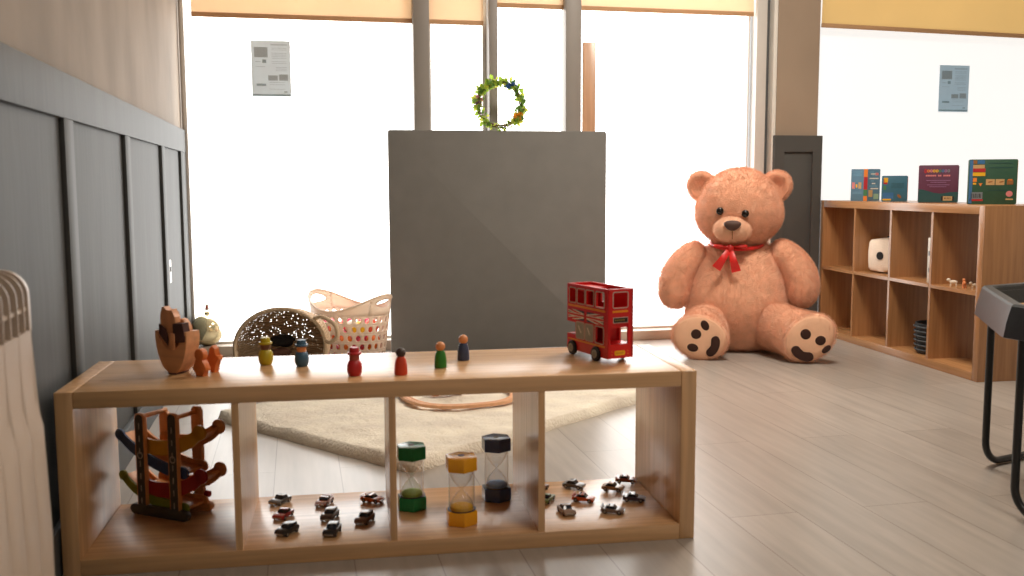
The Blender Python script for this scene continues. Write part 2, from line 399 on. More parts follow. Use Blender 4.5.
wr = thing('wreath', 'round leafy wreath with blue, purple and orange flowers on the charcoal board', 'wreath', (1.5615, 2.72, 1.2745), 0)
wr.scale = (1.03, 1.03, 1.03)
R0 = 0.108
ring = [(R0*math.cos(a), 0.004*math.sin(5*a), R0*math.sin(a)) for a in [2*PI*k/64 for k in range(64)]]
v = MB().use(mat('vine_bark', (92, 62, 40), 0.7, var=0.2))
for ph in (0, 2.1, 4.2):
    v.tube([((R0+0.006*math.cos(9*a+ph))*math.cos(a), 0.006*math.sin(9*a+ph), (R0+0.006*math.cos(9*a+ph))*math.sin(a)) for a in [2*PI*k/96 for k in range(96)]], 0.0035, 6, True)
v.build('vine', None, wr)
leafm = [mat('leaf_green', (150, 178, 66), 0.5, var=0.2, trans=0.6), mat('leaf_lime', (196, 202, 90), 0.5, var=0.2, trans=0.6), mat('leaf_deep', (98, 134, 58), 0.5, var=0.2, trans=0.5)]
lf = MB()
def leaf(b, M, ln, w):
    t = bmesh.new(); pts = []
    for u, q in ((0, 0), (0.25, 0.75), (0.5, 1), (0.75, 0.6), (1, 0)):
        pts.append((u*ln, q*w/2, 0.12*ln*math.sin(u*3)))
    mid = [t.verts.new((p[0], 0, p[2])) for p in pts]
    for s in (1, -1):
        ed = [mid[0]] + [t.verts.new((p[0], s*p[1], p[2]+0.004)) for p in pts[1:-1]] + [mid[-1]]
        for i in range(4):
            f = [mid[i], mid[i+1], ed[i+1], ed[i]]; f = list(dict.fromkeys(f))
            if len(f) > 2: t.faces.new(f)
    b.add(t, M, 80)
for k in range(430):
    a = random.uniform(0, 2*PI); r = R0+random.uniform(-0.018, 0.018)
    lf.use(random.choice(leafm))
    outw = random.uniform(-1.3, 1.3) + (PI if random.random() < 0.35 else 0)
    y = random.uniform(-0.022, 0.022)
    M = Matrix.Translation((r*math.cos(a), y, r*math.sin(a))) @ Matrix.Rotation(-a-outw, 4, 'Y') @ Matrix.Rotation(random.uniform(0.6, 2.4), 4, 'X') @ Matrix.Rotation(random.uniform(-0.5, 0.5), 4, 'Z')
    ln = random.uniform(0.018, 0.032) * (0.6 if outw > 2 else 1)
    if r*math.sin(a) < -0.088: ln *= 0.5; r = min(r, 0.114)
    leaf(lf, M, ln, ln*random.uniform(0.6, 0.85))
lf.build('leaves', None, wr)
def flower(name, a0, a1, m, n, core=None, label=None):
    b = MB().use(m)
    for k in range(n):
        a = random.uniform(a0, a1); r = R0+random.uniform(-0.016, 0.02)
        c = Matrix.Translation((r*math.cos(a), -0.018+random.uniform(-0.01, 0.012), r*math.sin(a))) @ Matrix.Rotation(random.uniform(0, 6), 4, 'Y')
        for j in range(6):
            leaf(b, c @ Matrix.Rotation(j*PI/3, 4, 'Y') @ Matrix.Rotation(random.uniform(0.1, 0.9), 4, 'Z'), 0.013, 0.008)
        b.blob((0, 0, 0), (0.004, 0.004, 0.004), 8, M=c)
    o = b.build(name, None, wr)
    if label: o['label'] = label
flower('flower_cluster', math.radians(48), math.radians(80), mat('petal_blue', (52, 100, 165), 0.6, var=0.25, trans=0.3), 10, label='blue flower cluster')
flower('flower_cluster', math.radians(165), math.radians(185), mat('petal_purple', (118, 70, 120), 0.6, var=0.25, trans=0.3), 5, label='purple flower cluster')
flower('flower_cluster', math.radians(160), math.radians(190), mat('petal_pink', (222, 150, 170), 0.6, var=0.1, trans=0.4), 3, label='pink flower cluster')
flower('flower_cluster', math.radians(-38), math.radians(-18), mat('petal_orange', (238, 160, 30), 0.6, var=0.12, trans=0.4), 8, label='orange flower cluster')

# tall wooden plank upright against the third post
tag(MB().prism(rrect(0.072, 1.575, 0.004, 3, 0, 0.7875), -0.012, 0.012, bev=0.003).build('wooden_plank', oak('plank_wood', 2, (198, 152, 116)), None, (2.094, 2.905, 0.0525)), 'tall narrow wooden plank standing upright behind the charcoal board, at its right', 'plank')

# ================================================================== TEDDY BEAR
M_fur = mat('bear_fur', (240, 182, 148), 0.9, spec=0.15, var=0.10, scale=22, bump=0.5, bscale=170, sheen=0.4)
M_fur2 = mat('bear_fur_light', (244, 196, 164), 0.9, spec=0.15, var=0.06, scale=25, bump=0.3, bscale=220, sheen=0.3)
M_sole = mat('bear_sole', (240, 190, 156), 0.85, spec=0.15, var=0.06, scale=14, bump=0.15, bscale=200, sheen=0.2)
M_pad = mat('bear_pad', (58, 34, 26), 0.8, spec=0.2, sheen=0.2)
M_eye = mat('bear_eye', (24, 17, 14), 0.12)
M_nose = mat('bear_nose', (72, 42, 30), 0.6, sheen=0.3)
M_ribbon = mat('red_ribbon', (214, 38, 34), 0.35, var=0.12, scale=40)
bear = thing('teddy_bear', 'giant tan teddy bear with red bow sitting against the window', 'teddy bear', (2.80, 2.50, 0), -math.radians(25))
def fuzzy(o, count, ln, rough=0.011):
    ln *= 1.2
    ps = o.modifiers.new('fur', 'PARTICLE_SYSTEM').particle_system; s = ps.settings
    s.type = 'HAIR'; s.count = count; s.hair_length = ln; s.hair_step = 3; s.render_step = 2; s.display_step = 2
    s.brownian_factor = 0.0; s.factor_random = ln*0.06
    s.root_radius = 0.55; s.tip_radius = 0.15; s.radius_scale = 0.0022
    s.use_advanced_hair = True; s.roughness_1 = rough; s.roughness_1_size = 0.04; s.roughness_2 = rough; s.roughness_2_size = 0.3
    s.use_modifier_stack = False
prof = [(0, 0.0), (0.15, 0.002), (0.205, 0.025), (0.245, 0.08), (0.266, 0.16), (0.270, 0.24), (0.262, 0.32), (0.242, 0.40), (0.212, 0.47), (0.17, 0.53), (0.11, 0.575), (0, 0.60)]
ps_ = spline(prof[1:-1], 4)
t = t_lathe([(0, 0.0)]+ps_+[(0, 0.60)], 40)
for v in t.verts: v.co.y = v.co.y*0.84 + 0.01 - 0.03*math.exp(-((v.co.z-0.22)/0.16)**2)*(1 if v.co.y < 0 else 0)
torso = MB().add(t, sharp=80).build('torso', M_fur, bear); fuzzy(torso, 26000, 0.011)
def headfn(p):
    z = p.z; w = 1.0 + 0.06*math.exp(-((z+0.35)/0.4)**2) - 0.04*max(0, z)
    return (p.x*w, p.y, z*(1.0 if z > 0 else 0.98))
HC = (-0.005, -0.03, 0.735)
head = MB().blob(HC, (0.214, 0.195, 0.212), 40, headfn).build('head', M_fur, bear); fuzzy(head, 20000, 0.011)
def earfn(p):
    d = 0.0
    if p.y < 0: d = 0.75*max(0, 1-(p.x**2+p.z**2)/0.62)
    return (p.x, p.y+d, p.z)
for sx, cx in ((-1, -0.196), (1, 0.182)):
    M = Tm(cx, 0.015, 0.852, 0, 0, sx*math.radians(32))
    e = MB().blob((0, 0, 0), (0.076, 0.045, 0.082), 28, earfn, M=M).build('ear', M_fur, bear); fuzzy(e, 4000, 0.009)
mz = MB().blob((-0.036, -0.185, 0.640), (0.096, 0.082, 0.072), 28, lambda p: (p.x*(1-0.08*p.z), p.y, p.z)).build('muzzle', M_fur2, bear); fuzzy(mz, 4500, 0.006)
def nosefn(p): return (p.x*(1+0.25*p.z), p.y, p.z*(1 if p.z < 0 else 0.75))
MB().blob((-0.036, -0.268, 0.662), (0.042, 0.018, 0.030), 20, nosefn).build('nose', M_nose, bear)
MB().tube(spline([(-0.036, -0.276, 0.638), (-0.036, -0.274, 0.615), (-0.036, -0.262, 0.59)], 4), 0.002, 6).build('mouth_seam', mat('seam_thread', (150, 96, 66), 0.8), bear)
for x, z in ((-0.099, 0.729), (0.026, 0.717)):
    yy = HC[1]-0.195*math.sqrt(max(0.05, 1-((x-HC[0])/0.22)**2-((z-HC[2])/0.212)**2))
    MB().blob((x, yy-0.010, z), (0.0185, 0.010, 0.0195), 18).build('eye', M_eye, bear)
def limb(name, ctrl, n=28):
    """ctrl: (x, y, z, r)"""
    q = spline(ctrl, 6); pts = [c[:3] for c in q]; rr = [max(0.002, c[3]) for c in q]
    return MB().add(t_tube(pts, 0, n, rr=rr), sharp=80)
arm = limb('arm', [(-0.17, 0.0, 0.515, 0.03), (-0.195, -0.005, 0.50, 0.075), (-0.255, -0.02, 0.455, 0.086), (-0.303, -0.045, 0.39, 0.089), (-0.323, -0.07, 0.32, 0.086), (-0.322, -0.088, 0.265, 0.074), (-0.318, -0.096, 0.228, 0.045), (-0.317, -0.099, 0.212, 0.004)]).build('arm', M_fur, bear); fuzzy(arm, 9000, 0.011)
arm = limb('arm', [(0.16, 0.0, 0.515, 0.03), (0.19, -0.005, 0.505, 0.075), (0.245, -0.02, 0.47, 0.085), (0.295, -0.045, 0.41, 0.088), (0.317, -0.07, 0.345, 0.084), (0.315, -0.088, 0.29, 0.072), (0.311, -0.096, 0.252, 0.045), (0.309, -0.099, 0.236, 0.004)]).build('arm', M_fur, bear); fuzzy(arm, 9000, 0.011)
def leg(ctrl, rot, cx, cz, a, b, toes, kid, krot):
    """ctrl rings (x, y, z, ra, rb, rot) from the hip to the flat sole"""
    q = spline(ctrl, 5); rings = []
    for x, y, z, ra, rb, ro in q:
        rings.append([(x+ra*math.cos(t_)*math.cos(ro)-rb*math.sin(t_)*math.sin(ro), y, z+ra*math.cos(t_)*math.sin(ro)+rb*math.sin(t_)*math.cos(ro)) for t_ in [2*PI*k/32 for k in range(32)]])
    o = MB().add(t_loft(rings), sharp=80).build('leg', M_fur, bear); fuzzy(o, 11000, 0.010)
    ys = ctrl[-1][1]
    def dome(w, h, d, ccx, ccz, ro, y):
        def ringat(s, dd): return [(ccx+s*(w*math.cos(t_)*math.cos(ro)-h*math.sin(t_)*math.sin(ro)), y-dd, ccz+s*(w*math.cos(t_)*math.sin(ro)+h*math.sin(t_)*math.cos(ro))) for t_ in [2*PI*k/28 for k in range(28)]]
        return t_loft([ringat(1, -0.004), ringat(1, 0.0), ringat(0.93, 0.5*d), ringat(0.7, 0.85*d), ringat(0.35, d), ringat(0.02, d)])
    so = MB().add(dome(a*0.95, b*0.95, 0.012, cx, cz, rot, ys), sharp=80).build('sole', M_sole, bear)
    for (tx, tz, tw, th, tr) in toes: MB().add(dome(tw, th, 0.004, tx, tz, tr, ys-0.010), sharp=80).build('toe_pad', M_pad, so)
    kx, kz, kw, kh = kid
    kp = []
    for k in range(36):
        t_ = 2*PI*k/36; x, z = kw*math.cos(t_), kh*math.sin(t_)
        if z > 0: z *= 1.0-0.75*math.exp(-(x/(kw*0.45))**2)
        z -= 0.25*kh*(1-(x/kw)**2)*0
        kp.append((kx+x*math.cos(krot)-z*math.sin(krot), kz+x*math.sin(krot)+z*math.cos(krot)))
    MB().prism(kp, ys-0.0165, ys-0.006, bev=0.003).build('heel_pad', M_pad, so)
leg([(-0.12, -0.06, 0.13, 0.07, 0.07, 0), (-0.13, -0.12, 0.13, 0.105, 0.105, 0), (-0.155, -0.24, 0.135, 0.108, 0.12, 0), (-0.175, -0.33, 0.125, 0.118, 0.118, 2.9), (-0.182, -0.385, 0.112, 0.136, 0.112, 2.9), (-0.182, -0.412, 0.112, 0.140, 0.112, 2.9), (-0.182, -0.425, 0.112, 0.132, 0.104, 2.9)],
    2.9, -0.182, 0.112, 0.136, 0.108,
    [(-0.158, 0.175, 0.019, 0.027, 0.5), (-0.200, 0.131, 0.027, 0.026, 0.0), (-0.215, 0.064, 0.028, 0.021, -0.2)], (-0.118, 0.073, 0.054, 0.030), 1.2)
leg([(0.12, -0.06, 0.13, 0.07, 0.07, 0), (0.14, -0.12, 0.135, 0.105, 0.105, 0), (0.20, -0.22, 0.145, 0.105, 0.122, 0), (0.27, -0.32, 0.135, 0.116, 0.116, 0.75), (0.325, -0.385, 0.124, 0.132, 0.106, 0.75), (0.336, -0.412, 0.124, 0.136, 0.106, 0.75), (0.338, -0.425, 0.124, 0.128, 0.098, 0.75)],
    0.75, 0.338, 0.124, 0.132, 0.102,
    [(0.318, 0.146, 0.026, 0.027, 0.0), (0.386, 0.118, 0.026, 0.024, 0.4), (0.415, 0.076, 0.025, 0.014, 0.75)], (0.305, 0.052, 0.056, 0.032), -0.45)
# bow
bw = MB(); K = (-0.045, -0.225, 0.545)
bw.blob(K, (0.020, 0.016, 0.018), 14)
for sx in (-1, 1):
    bw.blob((K[0]+sx*0.045, K[1]+0.02, K[2]+0.006), (0.042, 0.020, 0.017), 18, lambda p, sx=sx: (p.x, p.y, p.z*(0.55+0.45*sx*p.x)))
for (x1, z1, w0, w1) in ((-0.112, 0.440, 0.018, 0.042), (-0.012, 0.425, 0.018, 0.042)):
    d = Vector((x1-K[0], 0, z1-K[2])).normalized(); n = Vector((-d.z, 0, d.x)); P0 = Vector(K); P1 = Vector((x1, K[1]-0.018, z1)); rings = []
    for u in [k/8 for k in range(9)]:
        c = P0.lerp(P1, u) + Vector((0, -0.012*math.sin(u*PI)+0.004*math.sin(u*9), 0)); w = (w0+(w1-w0)*u)/2*1.15
        rings.append([c-n*w-Vector((0, .0015, 0)), c-Vector((0, .006, 0)), c+n*w-Vector((0, .0015, 0)), c+n*w+Vector((0, .0015, 0)), c-Vector((0, .002, 0)), c-n*w+Vector((0, .0015, 0))])
    bw.loft(rings)
bw.tube([(0.10*math.cos(a)*1.35-0.01, 0.005-0.135*math.sin(a)*1.35, 0.555-0.02*math.sin(a)) for a in [PI*k/20 for k in range(-2, 23)]], 0.010, 8)
bw.build('bow', M_ribbon, bear)

# ================================================================== RUG + WOODEN TRACK
M_rug = mat('cream_rug_pile', (243, 230, 211), 0.95, spec=0.1, var=0.16, scale=4, stretch=(1, 2, 1), bump=0.8, bscale=90, sheen=0.3)
ra = Vector((0.850, 0.610)); ru = Vector((0.795, 0.606)); rv = Vector((-0.606, 0.795))
nu, nv = 110, 84; SL, TL = 1.40, 1.06
from mathutils import noise
rows = []
t = bmesh.new()
def rug_h(u, v):
    e = min(u, SL-u, v, TL-v); h = 0.036*min(1, max(0, e/0.014))**0.5
    n = noise.noise((u*5, v*9, 0))*0.006 + noise.noise((u*16, v*16, 5))*0.005 + noise.noise((u*38, v*38, 3))*0.004
    return max(0.001, h + n*min(1, e/0.02))
for j in range(nv+1):
    row = []
    for i in range(nu+1):
        u0 = SL*(0.5-0.5*math.cos(PI*i/nu)) if False else SL*i/nu; v0 = TL*j/nv
        w = 0.010*noise.noise((u0*7, v0*7, 9))
        # rounded corners
        cx, cy = u0-SL/2, v0-TL/2; rc = 0.035
        ax, ay = abs(cx)-(SL/2-rc), abs(cy)-(TL/2-rc)
        if ax > 0 and ay > 0:
            l = math.hypot(ax, ay); k_ = max(ax, ay)/l
            cx = math.copysign(SL/2-rc+ax*k_, cx); cy = math.copysign(TL/2-rc+ay*k_, cy)
        p = ra + ru*(cx+SL/2+w) + rv*(cy+TL/2+w)
        row.append(t.verts.new((p.x, p.y, rug_h(u0, v0))))
    rows.append(row)
for j in range(nv):
    for i in range(nu): t.faces.new((rows[j][i], rows[j][i+1], rows[j+1][i+1], rows[j+1][i]))
be = [e for e in t.edges if len(e.link_faces) == 1]
g = bmesh.ops.extrude_edge_only(t, edges=be)
for v in [x for x in g['geom'] if isinstance(x, bmesh.types.BMVert)]: v.co.z = 0.0
rug = tag(MB().add(t, sharp=80).build('rug', M_rug, None), 'fluffy cream rug lying turned on the floor behind the foreground shelf', 'rug')

M_track = mat('track_beech', (226, 172, 130), 0.5, var=0.08, scale=20, stretch=(3, 3, 1))
tr = thing('toy_train_track', 'loop of wooden toy train track lying on the cream rug', 'toy track', (1.13, 1.52, 0.0455), 0.10)
loop = []
LW, LH = 0.215, 0.27
for k in range(72):
    a = 2*PI*k/72; c_, s_ = math.cos(a), math.sin(a)
    loop.append((LW*math.copysign(abs(c_)**0.75, c_), LH*math.copysign(abs(s_)**0.75, s_)))
for g0 in range(8):
    seg = [loop[(g0*9+k) % 72] for k in range(10)]; b = MB(); rings = []
    for i, (x, y) in enumerate(seg):
        q = loop[(g0*9+i+1) % 72]; p = loop[(g0*9+i-1) % 72]; d = Vector((q[0]-p[0], q[1]-p[1])).normalized(); n = Vector((d.y, -d.x))
        prf = [(-0.016, 0), (-0.016, 0.012), (-0.0105, 0.012), (-0.0105, 0.009), (-0.0065, 0.009), (-0.0065, 0.012), (0.0065, 0.012), (0.0065, 0.009), (0.0105, 0.009), (0.0105, 0.012), (0.016, 0.012), (0.016, 0)]
        rings.append([(x+n.x*o, y+n.y*o, z) for o, z in prf])
    b.loft(rings).build('track_piece', M_track, tr)
br = thing('toy_bridge', 'small brown wooden ramp piece inside the toy train track on the rug', 'toy bridge', (1.09, 1.50, 0.0455), 0.15)
MB().prism([(-0.06, 0.012), (0.0, 0.0), (0.06, 0.014), (0.06, 0.05), (0.0, 0.075), (-0.06, 0.05)], -0.02, 0.02, bev=0.003).build('arch', mat('ramp_wood', (176, 112, 74), 0.5, var=0.1), br)
for x in (-0.05, 0.05): MB().box(x-0.012, x+0.012, -0.02, 0.02, -0.002, 0.03).build('leg', mat('ramp_wood', (176, 112, 74)), br)

# ================================================================== LAUNDRY BASKET WITH BALLS
M_lb = mat('cream_plastic', (246, 232, 216), 0.4, var=0.02, trans=0.4)
P = at(351, 361, 2, 0)
LBZ = -0.78
lb = thing('laundry_basket', 'cream flexible plastic basket with oval holes and handles, holding coloured balls', 'basket', (P.x, P.y+0.0, 0.0), LBZ)
def lrim(ph): return 0.303+0.040*math.cos(2*ph)
def S(ph, z, o=0.0):
    k = z/0.36; aa, bb = 0.178+0.052*k+o, 0.130+0.035*k+o
    return Vector((aa*math.cos(ph), bb*math.sin(ph), z))
t = bmesh.new(); NC = 28; rows_z = [0.03, 0.073, 0.116, 0.159, 0.202, 0.245]
def cell(ph0, ph1, fz0, fz1, hw, hh, cu=0.5, cv=0.5, per=5):
    """one wall cell with an oval hole; fz give the lower / upper height at an angle"""
    def P_(u, v):
        ph = ph0+(ph1-ph0)*u; z0, z1 = fz0(ph), fz1(ph); return S(ph, z0+(z1-z0)*v)
    sq = [(i/per, 0) for i in range(per)] + [(1, i/per) for i in range(per)] + [(1-i/per, 1) for i in range(per)] + [(0, 1-i/per) for i in range(per)]
    out, inn, mid = [], [], []
    for u, v in sq:
        a = math.atan2((v-cv)/1.0, (u-cu)/1.0); e = (cu+hw*math.cos(a), cv+hh*math.sin(a))
        out.append(t.verts.new(P_(u, v))); inn.append(t.verts.new(P_(*e))); mid.append(t.verts.new(P_((u+e[0])/2, (v+e[1])/2)))
    n = len(sq)
    for A_, B_ in ((out, mid), (mid, inn)):
        for i in range(n): t.faces.new((A_[i], A_[(i+1)%n], B_[(i+1)%n], B_[i]))
for j in range(5):
    for i in range(NC):
        o = 0.5*(j % 2); p0, p1 = 2*PI*(i+o)/NC, 2*PI*(i+1+o)/NC
        cell(p0, p1, lambda q, j=j: rows_z[j], lambda q, j=j: rows_z[j+1], 0.29, 0.34)
hw = 0.50
top0 = lambda q: 0.245
for c0 in (0, PI): cell(c0-hw, c0+hw, top0, lrim, 0.34, 0.20, 0.5, 0.58, per=12)
for c0 in (0, PI):
    NN = 30; prev = None
    for i in range(NN+1):
        ph = c0+hw+(PI-2*hw)*i/NN; colv = [t.verts.new(S(ph, 0.245+(lrim(ph)-0.245)*k/4)) for k in range(5)]
        if prev:
            for k in range(4): t.faces.new((prev[k], colv[k], colv[k+1], prev[k+1]))
        prev = colv
base0 = [t.verts.new(S(2*PI*i/56, 0.03)) for i in range(56)]; base1 = [t.verts.new(S(2*PI*i/56, 0.0)*1.0) for i in range(56)]
for i in range(56): t.faces.new((base1[i], base1[(i+1)%56], base0[(i+1)%56], base0[i]))
t.faces.new(base1[::-1])
bmesh.ops.remove_doubles(t, verts=t.verts[:], dist=0.0004)
body = MB().add(t, sharp=60).build('basket_body', M_lb, lb)
md = body.modifiers.new('thick', 'SOLIDIFY'); md.thickness = 0.004; md.offset = 1
MB().tube([S(2*PI*k/96, lrim(2*PI*k/96), 0.002) for k in range(96)], 0.005, 8, True).build('rim', M_lb, lb)
cols = {'pink': (236, 96, 130), 'orange': (240, 132, 66), 'red': (214, 48, 44), 'blue': (44, 92, 170), 'yellow': (246, 196, 40), 'white': (240, 232, 222), 'coral': (234, 110, 84)}
order = ['red', 'coral', 'pink', 'red', 'blue', 'yellow', 'pink', 'red', 'orange', 'yellow', 'coral', 'red', 'pink', 'orange', 'coral', 'red', 'orange', 'pink', 'pink', 'orange', 'coral', 'pink', 'pink', 'orange', 'white', 'pink', 'coral', 'yellow']
k = 0; lc, ls = math.cos(LBZ), math.sin(LBZ); balls = {}
for lz, spots in ((0.045, [(-0.12, 0.0), (-0.07, 0.06), (-0.06, -0.06), (-0.01, 0.0), (0.02, 0.08), (0.02, -0.085), (0.07, 0.0), (0.09, 0.06), (0.085, -0.055), (0.135, 0.0)]),
                  (0.112, [(-0.13, 0.03), (-0.12, -0.045), (-0.06, 0.03), (-0.05, -0.09), (0.0, -0.045), (0.01, 0.075), (0.05, -0.095), (0.075, -0.03), (0.085, 0.06), (0.145, 0.0)]),
                  (0.178, [(-0.14, 0.0), (-0.08, -0.06), (-0.03, 0.02), (-0.01, -0.09), (0.05, -0.04), (0.04, 0.06), (0.11, 0.03), (0.11, -0.055)])):
    for x, y in spots:
        cn = order[k % len(order)]; k += 1
        loc = (P.x+lc*x-ls*y, P.y+ls*x+lc*y, lz)
        if cn not in balls:
            balls[cn] = MB().blob((0, 0, 0), (0.036, 0.036, 0.036), 20).build('play_ball', mat('ball_'+cn, cols[cn], 0.35, var=0.02)); o = balls[cn]
        else: o = balls[cn].copy(); COL.objects.link(o)
        o.location = loc
        tag(o, '%s play ball inside the cream basket with oval holes' % cn, 'ball', 'play balls in the cream basket')

# ================================================================== WOVEN BASKET LYING ON ITS SIDE
def woven():
    m = mat('woven_rope', (202, 172, 138), 0.85, var=0.12, scale=40)
    nt = m.node_tree; N = nt.nodes; L = nt.links; b = N['Principled BSDF']
    tc = [n for n in N if n.type == 'TEX_COORD'][0]
    vo = N.new('ShaderNodeTexVoronoi'); vo.inputs['Scale'].default_value = 92; vo.inputs['Randomness'].default_value = 0.9; L.new(tc.outputs['Object'], vo.inputs['Vector'])
    lt = N.new('ShaderNodeMath'); lt.operation = 'LESS_THAN'; lt.inputs[1].default_value = 0.185; L.new(vo.outputs['Distance'], lt.inputs[0])
    tr_ = N.new('ShaderNodeBsdfTransparent'); mx = N.new('ShaderNodeMixShader')
    L.new(lt.outputs[0], mx.inputs[0]); L.new(b.outputs[0], mx.inputs[1]); L.new(tr_.outputs[0], mx.inputs[2]); L.new(mx.outputs[0], N['Material Output'].inputs[0])
    wv = N.new('ShaderNodeTexWave'); wv.inputs['Scale'].default_value = 28; wv.bands_direction = 'Z'; L.new(tc.outputs['Object'], wv.inputs['Vector'])
    bp = N.new('ShaderNodeBump'); bp.inputs['Strength'].default_value = 0.5; bp.inputs['Distance'].default_value = 0.006; L.new(wv.outputs['Fac'], bp.inputs['Height']); L.new(bp.outputs['Normal'], b.inputs['Normal'])
    return m
M_wov = woven(); M_wovrim = mat('woven_rim', (206, 182, 152), 0.85, var=0.12, scale=60, bump=0.5, bscale=120)
M_wovin = mat('woven_lining', (112, 88, 66), 0.9, var=0.2, scale=50, bump=0.5, bscale=90)
wb = thing('rope_basket', 'brown woven basket lying on its side with open mouth towards the foreground shelf', 'basket', (0.445, 2.02, 0.0), 0)
RX, RZ = 0.198, 0.166
WM = Matrix.Translation((0, 0, RZ+0.006)) @ Matrix.Rotation(math.radians(-14), 4, 'Z') @ Matrix.Rotation(math.radians(-7), 4, 'Y') @ Matrix.Rotation(math.radians(-2), 4, 'X')
def wring(y, sx, sz, n=48): return [WM @ Vector((RX*sx*math.cos(2*PI*k/n), y, RZ*sz*math.sin(2*PI*k/n))) for k in range(n)]
def wshell(d): return [wring(y, s-d, s-d*1.15) for y, s in ((0, 1.0), (0.03, 1.0), (0.07, 0.985), (0.12, 0.965), (0.16, 0.94), (0.19, 0.88), (0.205, 0.8))] + [wring(0.21, 0.4-d, 0.4-d), wring(0.21, 0.02, 0.02)]
MB().add(t_loft(wshell(0.0), False), sharp=80).build('wall', M_wov, wb)
MB().tube([WM @ Vector((RX*math.cos(2*PI*k/64), -0.004, RZ*math.sin(2*PI*k/64))) for k in range(64)], 0.0085, 10, True).build('rim', M_wovrim, wb)
MB().tube([WM @ Vector(p) for p in spline([(RX*0.80, 0.0, RZ*0.62), (RX*1.02, -0.012, RZ*0.66), (RX*1.28, -0.02, RZ*0.42), (RX*1.30, -0.02, RZ*0.12), (RX*1.12, -0.012, RZ*-0.02), (RX*0.99, 0.0, RZ*0.06)], 6)], 0.009, 10).build('handle', M_wovrim, wb)
MB().tube([WM @ Vector(p) for p in spline([(-RX*0.99, 0.02, RZ*0.0), (-RX*1.08, -0.01, -RZ*0.2), (-RX*1.05, -0.02, -RZ*0.5), (-RX*0.86, 0.0, -RZ*0.55)], 6)], 0.009, 10).build('handle', M_wovrim, wb)
# plush things inside the basket
def plush(name, label, cat, loc, r, rgb, fn=None):
    return tag(MB().blob((0, 0, 0), r, 28, fn).build(name, mat(name+'_fabric', rgb, 0.9, var=0.2, scale=35, bump=0.6, bscale=140), None, loc), label, cat)
wob = lambda p: (p.x*(1+0.10*math.sin(6*p.y+4*p.z)), p.y, p.z*(1+0.12*math.sin(5*p.x+3*p.y)))
plush('plush_toy', 'black fluffy plush toy topmost inside the woven basket', 'soft toy', (0.452, 2.115, 0.186), (0.054, 0.045, 0.028), (26, 23, 22), wob)
plush('cushion', 'dark cushion at the bottom inside the woven basket', 'cushion', (0.425, 2.115, 0.075), (0.088, 0.042, 0.045), (38, 32, 30), wob)
plush('toy_shoe', 'brown padded toy beside red one in the woven basket', 'soft toy', (0.442, 2.075, 0.139), (0.048, 0.028, 0.022), (104, 70, 54), wob)
plush('toy_ball', 'small dark red soft toy low in the woven basket mouth', 'soft toy', (0.425, 2.035, 0.098), (0.034, 0.024, 0.022), (140, 40, 50), wob)

# gold bauble on the sill
P = at(207.5, 329, 1, 2.895)
gb = thing('gold_bauble', 'big shiny gold bauble resting on the window sill at the left corner', 'ornament', (P.x, 2.905, 0.0525))
M_gold = mat('gold_gloss', (244, 232, 190), 0.14, metal=0.75, var=0.02)
MB().blob((0, 0, 0.082), (0.082, 0.082, 0.082), 40).build('ball', M_gold, gb)
MB().lathe([(0, 0.159), (0.014, 0.159), (0.015, 0.163), (0.015, 0.172), (0.011, 0.175), (0, 0.175)], 24).build('cap', M_gold, gb)
MB().tube([(0.011*math.cos(a), 0, 0.183+0.011*math.sin(a)) for a in [2*PI*k/20 for k in range(20)]], 0.002, 6, True).build('loop', M_gold, gb)
ch = MB().use(mat('charm_white', (240, 228, 214), 0.5)); ch.prism(rrect(0.017, 0.034, 0.008, 5, 0, 0.196), -0.004, 0.004, bev=0.001)
ch.use(mat('charm_red', (190, 60, 60), 0.5)).prism(ell(0.004, 0.008, 14, 0, 0.196), -0.0048, -0.003)
ch.build('charm', None, gb)

# ================================================================== PEG FIGURES
M_skin1 = mat('peg_wood_light', (222, 146, 92), 0.45, var=0.05); M_skin2 = mat('peg_wood_brown', (112, 72, 50), 0.5, var=0.08); M_skin3 = mat('peg_wood_dark', (66, 50, 44), 0.5, var=0.08)
def snow(label, spot, rgb, skin, k=1.0):
    c = mat('peg_paint_%d_%d' % (rgb[0], rgb[2]), rgb, 0.4, var=0.06)
    o = thing('peg_doll', label, 'wooden figure', A(*spot), random.uniform(0, 3), 'round peg dolls with hats')
    MB().lathe([(0, 0), (0.0125, 0.0), (0.0145, 0.002), (0.0172, 0.010), (0.0180, 0.018), (0.0170, 0.027), (0.0140, 0.034), (0.0105, 0.0375), (0, 0.0375)], 28).build('body', c, o)
    MB().lathe([(0, 0.037), (0.0115, 0.037), (0.0118, 0.040), (0.0118, 0.050), (0, 0.0505)], 24).build('face', skin, o)
    MB().lathe([(0, 0.0500), (0.0155, 0.0500), (0.0165, 0.0515), (0.0165, 0.0545), (0.0155, 0.0555), (0.0118, 0.0558), (0.0112, 0.0640), (0.0102, 0.0665), (0, 0.0668)], 28).build('hat', c, o)
    o.scale = (k, k, k); return o
snow('yellow round peg doll with brimmed hat, nearest the wooden boat', (0.43, 0.268), (182, 164, 30), M_skin2, 1.04)
snow('teal blue round peg doll with navy brimmed hat', (0.521, 0.230), (58, 96, 122), M_skin1, 1.0)
snow('red round peg doll with red brimmed hat', (0.651, 0.083), (186, 34, 38), mat('peg_wood_red', (170, 74, 58), 0.45), 1.02)
